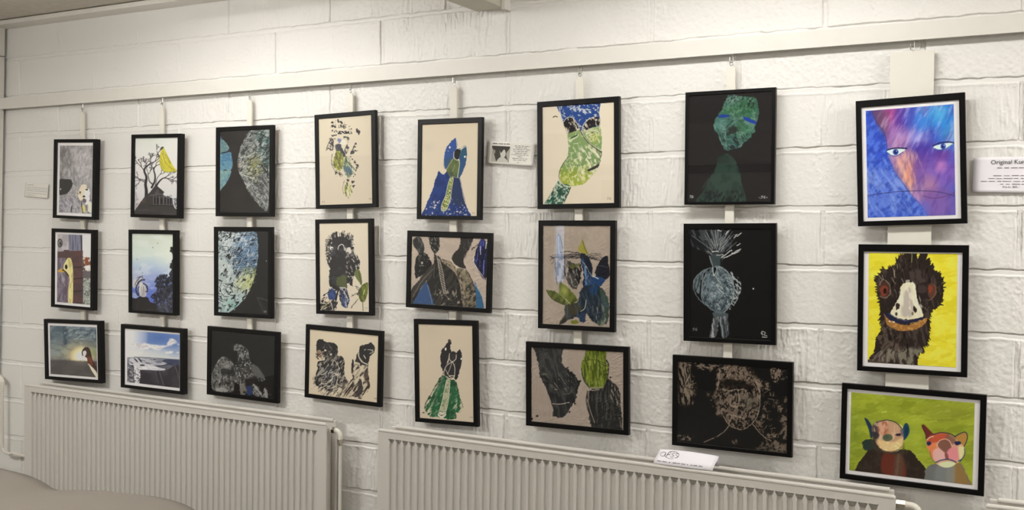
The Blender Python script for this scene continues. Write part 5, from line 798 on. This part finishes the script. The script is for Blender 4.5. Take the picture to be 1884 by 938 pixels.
def picture(key):
    crop, op, pq, label = PIC[key]; s = float(crop.split(',')[2]); x, z, w_, h_, tl = FR[key]
    boxy = key[0] <= 2; yf = -.009 if boxy else 0.; yb = .0185
    t = thing('framed_picture', label, 'picture', (x, yf, z), 'framed pictures on the white block wall'); t.rotation_euler = (0, -tl, 0)
    cor = [(-w_/2, h_/2), (w_/2, h_/2), (w_/2, -h_/2), (-w_/2, -h_/2)]
    H = homog(OUT[key], cor); q = happly(H, P(op))          # opening measured in the frame's own metres
    x0, x1 = (q[0,0]+q[3,0])/2, (q[1,0]+q[2,0])/2; z1, z0 = (q[0,1]+q[1,1])/2, (q[2,1]+q[3,1])/2
    inn = [(x0, z1), (x1, z1), (x1, z0), (x0, z0)]
    D = yb-yf; rec = .0065 if key[0] == 8 or boxy else .004
    # frame: mitred moulding swept round the four corners
    prof = [(0, D), (0, .0012), (.05, 0), (.92, 0), (1, .001), (1, rec+.004), (.7, rec+.004), (.7, D)]
    b = bmesh.new(); V = []
    for (ox, oz), (ix, iz) in zip(cor, inn): V.append([b.verts.new((ox+(ix-ox)*a, y, oz+(iz-oz)*a)) for a, y in prof])
    for i in range(4):
        n_ = V[(i+1) % 4]
        for k in range(len(prof)): b.faces.new((V[i][k], n_[k], n_[(k+1) % len(prof)], V[i][(k+1) % len(prof)]))
    obj('frame', b, M['black'], t)
    obj('backing_board', bx(x0-.004, x1+.004, rec+.005, D-.003, z0-.004, z1+.004), M['lath_side'], t)
    b = bmesh.new(); vs = [b.verts.new((px, .0015, pz)) for px, pz in ((x0-.0005, z0-.0005), (x1+.0005, z0-.0005), (x1+.0005, z1+.0005), (x0-.0005, z1+.0005))]; b.faces.new(vs)
    obj('glass', b, M['glass'], t)
    # the picture itself
    Hc = homog([(x0, z1), (x1, z1), (x1, z0), (x0, z0)], P(op))
    if pq:
        obj('mat_board', bx(x0-.003, x1+.003, rec, rec+.002, z0-.003, z1+.003), M['mat'], t)
        r = happly(np.linalg.inv(Hc), P(pq)); a0, a1 = (r[0,0]+r[3,0])/2, (r[1,0]+r[2,0])/2; c1, c0 = (r[0,1]+r[1,1])/2, (r[2,1]+r[3,1])/2; yp = rec-.0006
    else: a0, a1, c0, c1 = x0-.003, x1+.003, z0-.003, z1+.003; yp = rec
    st = .0023 if key[0] <= 3 else .0017 if key[0] <= 6 else .00145
    U_, V_ = np.meshgrid(np.linspace(a0, a1, int((a1-a0)/st)), np.linspace(c0, c1, int((c1-c0)/st)))
    XY = happly(Hc, np.stack([U_, V_], -1)); A_ = Art(XY[..., 0], XY[..., 1], (128, 128, 128), s)
    globals()['art_%d_%d' % key](A_)
    g = GAIN.get(key, LEVEL[key[1]]*(.86 if key[0] <= 2 else .95 if key[0] == 3 else 1))
    col = np.clip((lin(np.clip(A_.C, 0, 255))-(.013 if key[0] in (3, 7) else .007))/g, .003, .9)
    Y_ = np.full(U_.shape, yp)
    if key in ((5, 2), (6, 2), (6, 3)):
        n1 = fbm(U_/.03+V_/.05, V_/.011-U_/.02, 51, 3); n2 = fbm(U_/.012-V_/.06, V_/.05, 57, 3); sel = sstep(.4, .6, fbm(U_/.12, V_/.12, 60, 2))
        Y_ = Y_-.0028*(np.abs(2*n1-1)*(1-sel)+np.abs(2*n2-1)*sel)+.0002
    else: Y_ = Y_-.0005*fbm(U_/.1, V_/.1, 63, 2)
    me = grid_mesh('print', np.stack([U_, Y_, V_], -1))
    at = me.color_attributes.new('paint', 'FLOAT_COLOR', 'POINT'); at.data.foreach_set('color', np.concatenate([col, np.ones(col.shape[:2]+(1,))], -1).reshape(-1).astype(np.float32))
    obj('print', me, M['paint'], t)
for k_ in PIC: picture(k_)
# ---------------------------------------------------------------- cards
def card(name, label, quad, m, cat='card', curl=.004):
    """quad: TL TR BR BL on the wall as (x, z)"""
    q = np.array(quad, float); c = q.mean(0); t = thing(name, label, cat, (c[0], YW-.007, c[1]))
    n = 12; P_ = np.zeros((n+1, n+1, 3))
    for j in range(n+1):
        for i in range(n+1):
            u, v = i/n, j/n; p = (q[3]*(1-u)+q[2]*u)*(1-v)+(q[0]*(1-u)+q[1]*u)*v-c
            P_[j, i] = (p[0], -curl*((1-v)**2)*(.4+.6*u)-.002*(2*u-1)**2, p[1])
    o = obj('sheet', grid_mesh('sheet', P_), m, t); s_ = o.modifiers.new('paper', 'SOLIDIFY'); s_.thickness = .0006
    def at(u, v): 
        p = (q[3]*(1-u)+q[2]*u)*(1-v)+(q[0]*(1-u)+q[1]*u)*v-c; return (p[0], -curl*((1-v)**2)*(.4+.6*u)-.002*(2*u-1)**2-.0012, p[1])
    return t, at
def words(bm, at, u0, u1, v, hh, rs, dens=.75):
    u = u0
    while u < u1-.01:
        l = min(rs.uniform(.03, .1), u1-u); pts = [at(u, v-hh*.3), at(u+l, v-hh*.3), at(u+l, v+hh*rs.uniform(.4, .8)), at(u, v+hh*rs.uniform(.5, .8))]
        bm.faces.new([bm.verts.new(p) for p in pts]); u += l+rs.uniform(.012, .025)
rs = random.Random(3)
t, at = card('wall_card', 'small white typed card taped to the wall left of the grey mottled painting', [(-4.812, 1.822), (-4.634, 1.812), (-4.638, 1.738), (-4.822, 1.750)], M['paper_grey'], curl=.003)
b = bmesh.new(); words(b, at, .12, .36, .86, .030, rs); obj('heading', b, M['ink'], t); b = bmesh.new()
for v, u1 in ((.68, .97), (.56, .97), (.44, .98), (.27, .93), (.13, .45)): words(b, at, .1, u1, v, .022, rs)
obj('typed_text', b, M['ink_soft'], t)
t, at = card('wall_card', 'white card with a small dark photo beside the green stocking print', [(-2.034, 1.944), (-1.823, 1.928), (-1.829, 1.839), (-2.038, 1.856)], M['paper_grey'], curl=.008)
b = bmesh.new(); words(b, at, .12, .48, .90, .028, rs); obj('heading', b, M['ink'], t); b = bmesh.new()
for v, a, e in ((.84, .58, .88), (.765, .60, .84), (.69, .55, .90), (.61, .56, .88), (.53, .60, .85), (.455, .52, .88), (.375, .66, .77), (.29, .55, .87), (.22, .57, .84), (.12, .66, .73)): words(b, at, a, e, v, .017, rs)
obj('typed_text', b, M['ink'], t)
U_, V_ = np.meshgrid(np.linspace(.105, .485, 60), np.linspace(.10, .80, 60)); Pp = np.array([[at(u, v) for u, v in zip(ru, rv)] for ru, rv in zip(U_, V_)])
A_ = Art((U_-.105)/.38*440+240, (.80-V_)/.70*350+270, (66, 63, 58), 12)
A_.fill('240,330 275,360 300,450 340,560 360,625 240,615', (170, 166, 156)); A_.ell(300, 400, 30, 45, (140, 136, 128)); A_.fill('440,370 470,420 540,340 585,420 570,500 500,530 460,480', (190, 188, 180)); A_.fill('450,520 560,520 660,620 380,640', (186, 184, 176)); A_.fill('600,420 660,330 690,300 690,600 620,520', (160, 158, 150))
me = grid_mesh('photo', Pp); a_ = me.color_attributes.new('paint', 'FLOAT_COLOR', 'POINT'); a_.data.foreach_set('color', np.concatenate([lin(A_.C)/.9, np.ones(A_.C.shape[:2]+(1,))], -1).reshape(-1).astype(np.float32)); obj('photo', me, M['paint'], t)
t, at = card('wall_card', 'white printed card headed Original Kunst at the right edge of the photo', [(-.272, 1.831), (-.012, 1.831), (-.010, 1.716), (-.275, 1.722)], M['paper'], curl=.005)
text('heading', 'Original Kunst', .0188, at(.188, .80), M['ink'], t); 
b = bmesh.new(); words(b, at, .26, .80, .69, .022, rs); obj('subheading', b, M['ink_soft'], t); b = bmesh.new()
for v, a, e in ((.475, .22, .80), (.395, .165, .85), (.315, .09, .93), (.235, .30, .74)): words(b, at, a, e, v, .017, rs)
obj('typed_text', b, M['ink_soft'], t); text('price_line', 'Pris kr. 800,-', .0088, at(.325, .13), M['ink'], t)
# folded card standing on the radiator
t = thing('folded_card', 'white folded paper card standing on top of the right radiator', 'card', (-1.172, -.045, .7725))
t.rotation_euler = (0, math.radians(.4), 0)
Lc = .108; n = 14; P_ = np.zeros((7, n+1, 3)); prof = [(-.040, .0), (-.0265, .018), (-.0135, .034), (-.0005, .0475), (.006, .047), (.016, .024), (.026, .002)]
for j, (y, z) in enumerate(prof):
    for i in range(n+1):
        u = i/n*2-1; P_[j, i] = (u*Lc+(.010 if j < 4 else .004)*(j/3 if j < 4 else 1)-.004, y-.003*(1-u*u), z-(.005*u*u if 2 <= j <= 4 else 0))
o = obj('sheet', grid_mesh('sheet', P_), M['paper'], t); s_ = o.modifiers.new('paper', 'SOLIDIFY'); s_.thickness = .0005
def fc(u, v):
    z = v*.0475; y = -.040+.0395*v; x = (u*2-1)*Lc+.010*v-.004; return (x, y-.003*(1-(2*u-1)**2)-.0012, z-.005*(2*u-1)**2*max(0, (v-.6)/.4)+.0008)
b = bmesh.new()
for a, e in ((.05, .22), (.25, .28), (.32, .39), (.40, .58), (.62, .82)): words(b, fc, a, e, .17, .055, rs)
obj('typed_text', b, M['ink_soft'], t)
b = bmesh.new()
def curve3(fn, n=28): return [fn(k/n) for k in range(n+1)]
for cx_, ru, rv, t0, t1 in ((.10, .045, .16, 0, 6.28), (.25, .12, .25, -.6, 2.2), (.25, .12, .25, 2.9, 5.2)): tube(b, [fc(cx_+ru*math.cos(t0+(t1-t0)*k/24), .66+rv*math.sin(t0+(t1-t0)*k/24)) for k in range(25)], .0006, 5)
for q in ('.17,.50 .18,.80 .23,.80', '.17,.66 .22,.68', '.29,.80 .25,.78 .25,.68 .29,.64 .28,.52 .24,.52', '.355,.80 .31,.78 .32,.68 .36,.62 .34,.50 .31,.52'): tube(b, [fc(*map(float, p.split(','))) for p in q.split()], .0008, 5)
obj('hand_drawn_letters', b, M['ink'], t)
# cloth-covered furniture in the bottom left corner, in front of the radiator
def drape():
    prof = [(-4.45, .655), (-3.95, .662), (-3.70, .655), (-3.56, .648), (-3.47, .632), (-3.40, .612), (-3.30, .612), (-3.05, .640), (-2.90, .652), (-2.79, .652), (-2.70, .640), (-2.62, .605), (-2.57, .53), (-2.55, .40), (-2.545, .2), (-2.54, .02)]
    pr = smooth(np.array(prof), False, 4); nu = len(pr); sec = [(-.90, .02), (-.895, .3), (-.893, .52), (-.90, .60)]
    ts = [0, .25, .5, .75, .9, 1.0]; rows = []
    m = 26; ys = np.linspace(0, 1, m)
    P_ = np.zeros((m, nu, 3))
    for j, v in enumerate(ys):
        for i, (x, z) in enumerate(pr):
            # from the floor at the back, over the rounded back edge, flat top, rounded front edge, to the floor
            d = v*2.6; r = .06
            zt = z
            if d < .8: y, zz = -.86, zt*(d/.8)*.93
            elif d < .9: a = (d-.8)/.1*math.pi/2; y, zz = -.86-.07*math.sin(a)*1, zt*.93+zt*.07*math.sin(a)
            elif d < 1.7: y, zz = -.93-(d-.9)*1.0, zt+.004*math.sin(x*9+d*5)
            elif d < 1.8: a = (d-1.7)/.1*math.pi/2; y, zz = -1.73-.07*math.sin(a), zt*.93+zt*.07*math.cos(a)
            else: y, zz = -1.80-.012*math.sin(x*22), zt*.93*(1-(d-1.8)/.8)
            P_[j, i] = (x, y, max(.004, zz))
    o = obj('draped_cover', grid_mesh('draped_cover', P_), M['cloth']); s_ = o.modifiers.new('cloth', 'SOLIDIFY'); s_.thickness = .004
    return tag(o, 'plain greige cloth draped over low furniture in the bottom left corner', 'cloth cover')
drape()
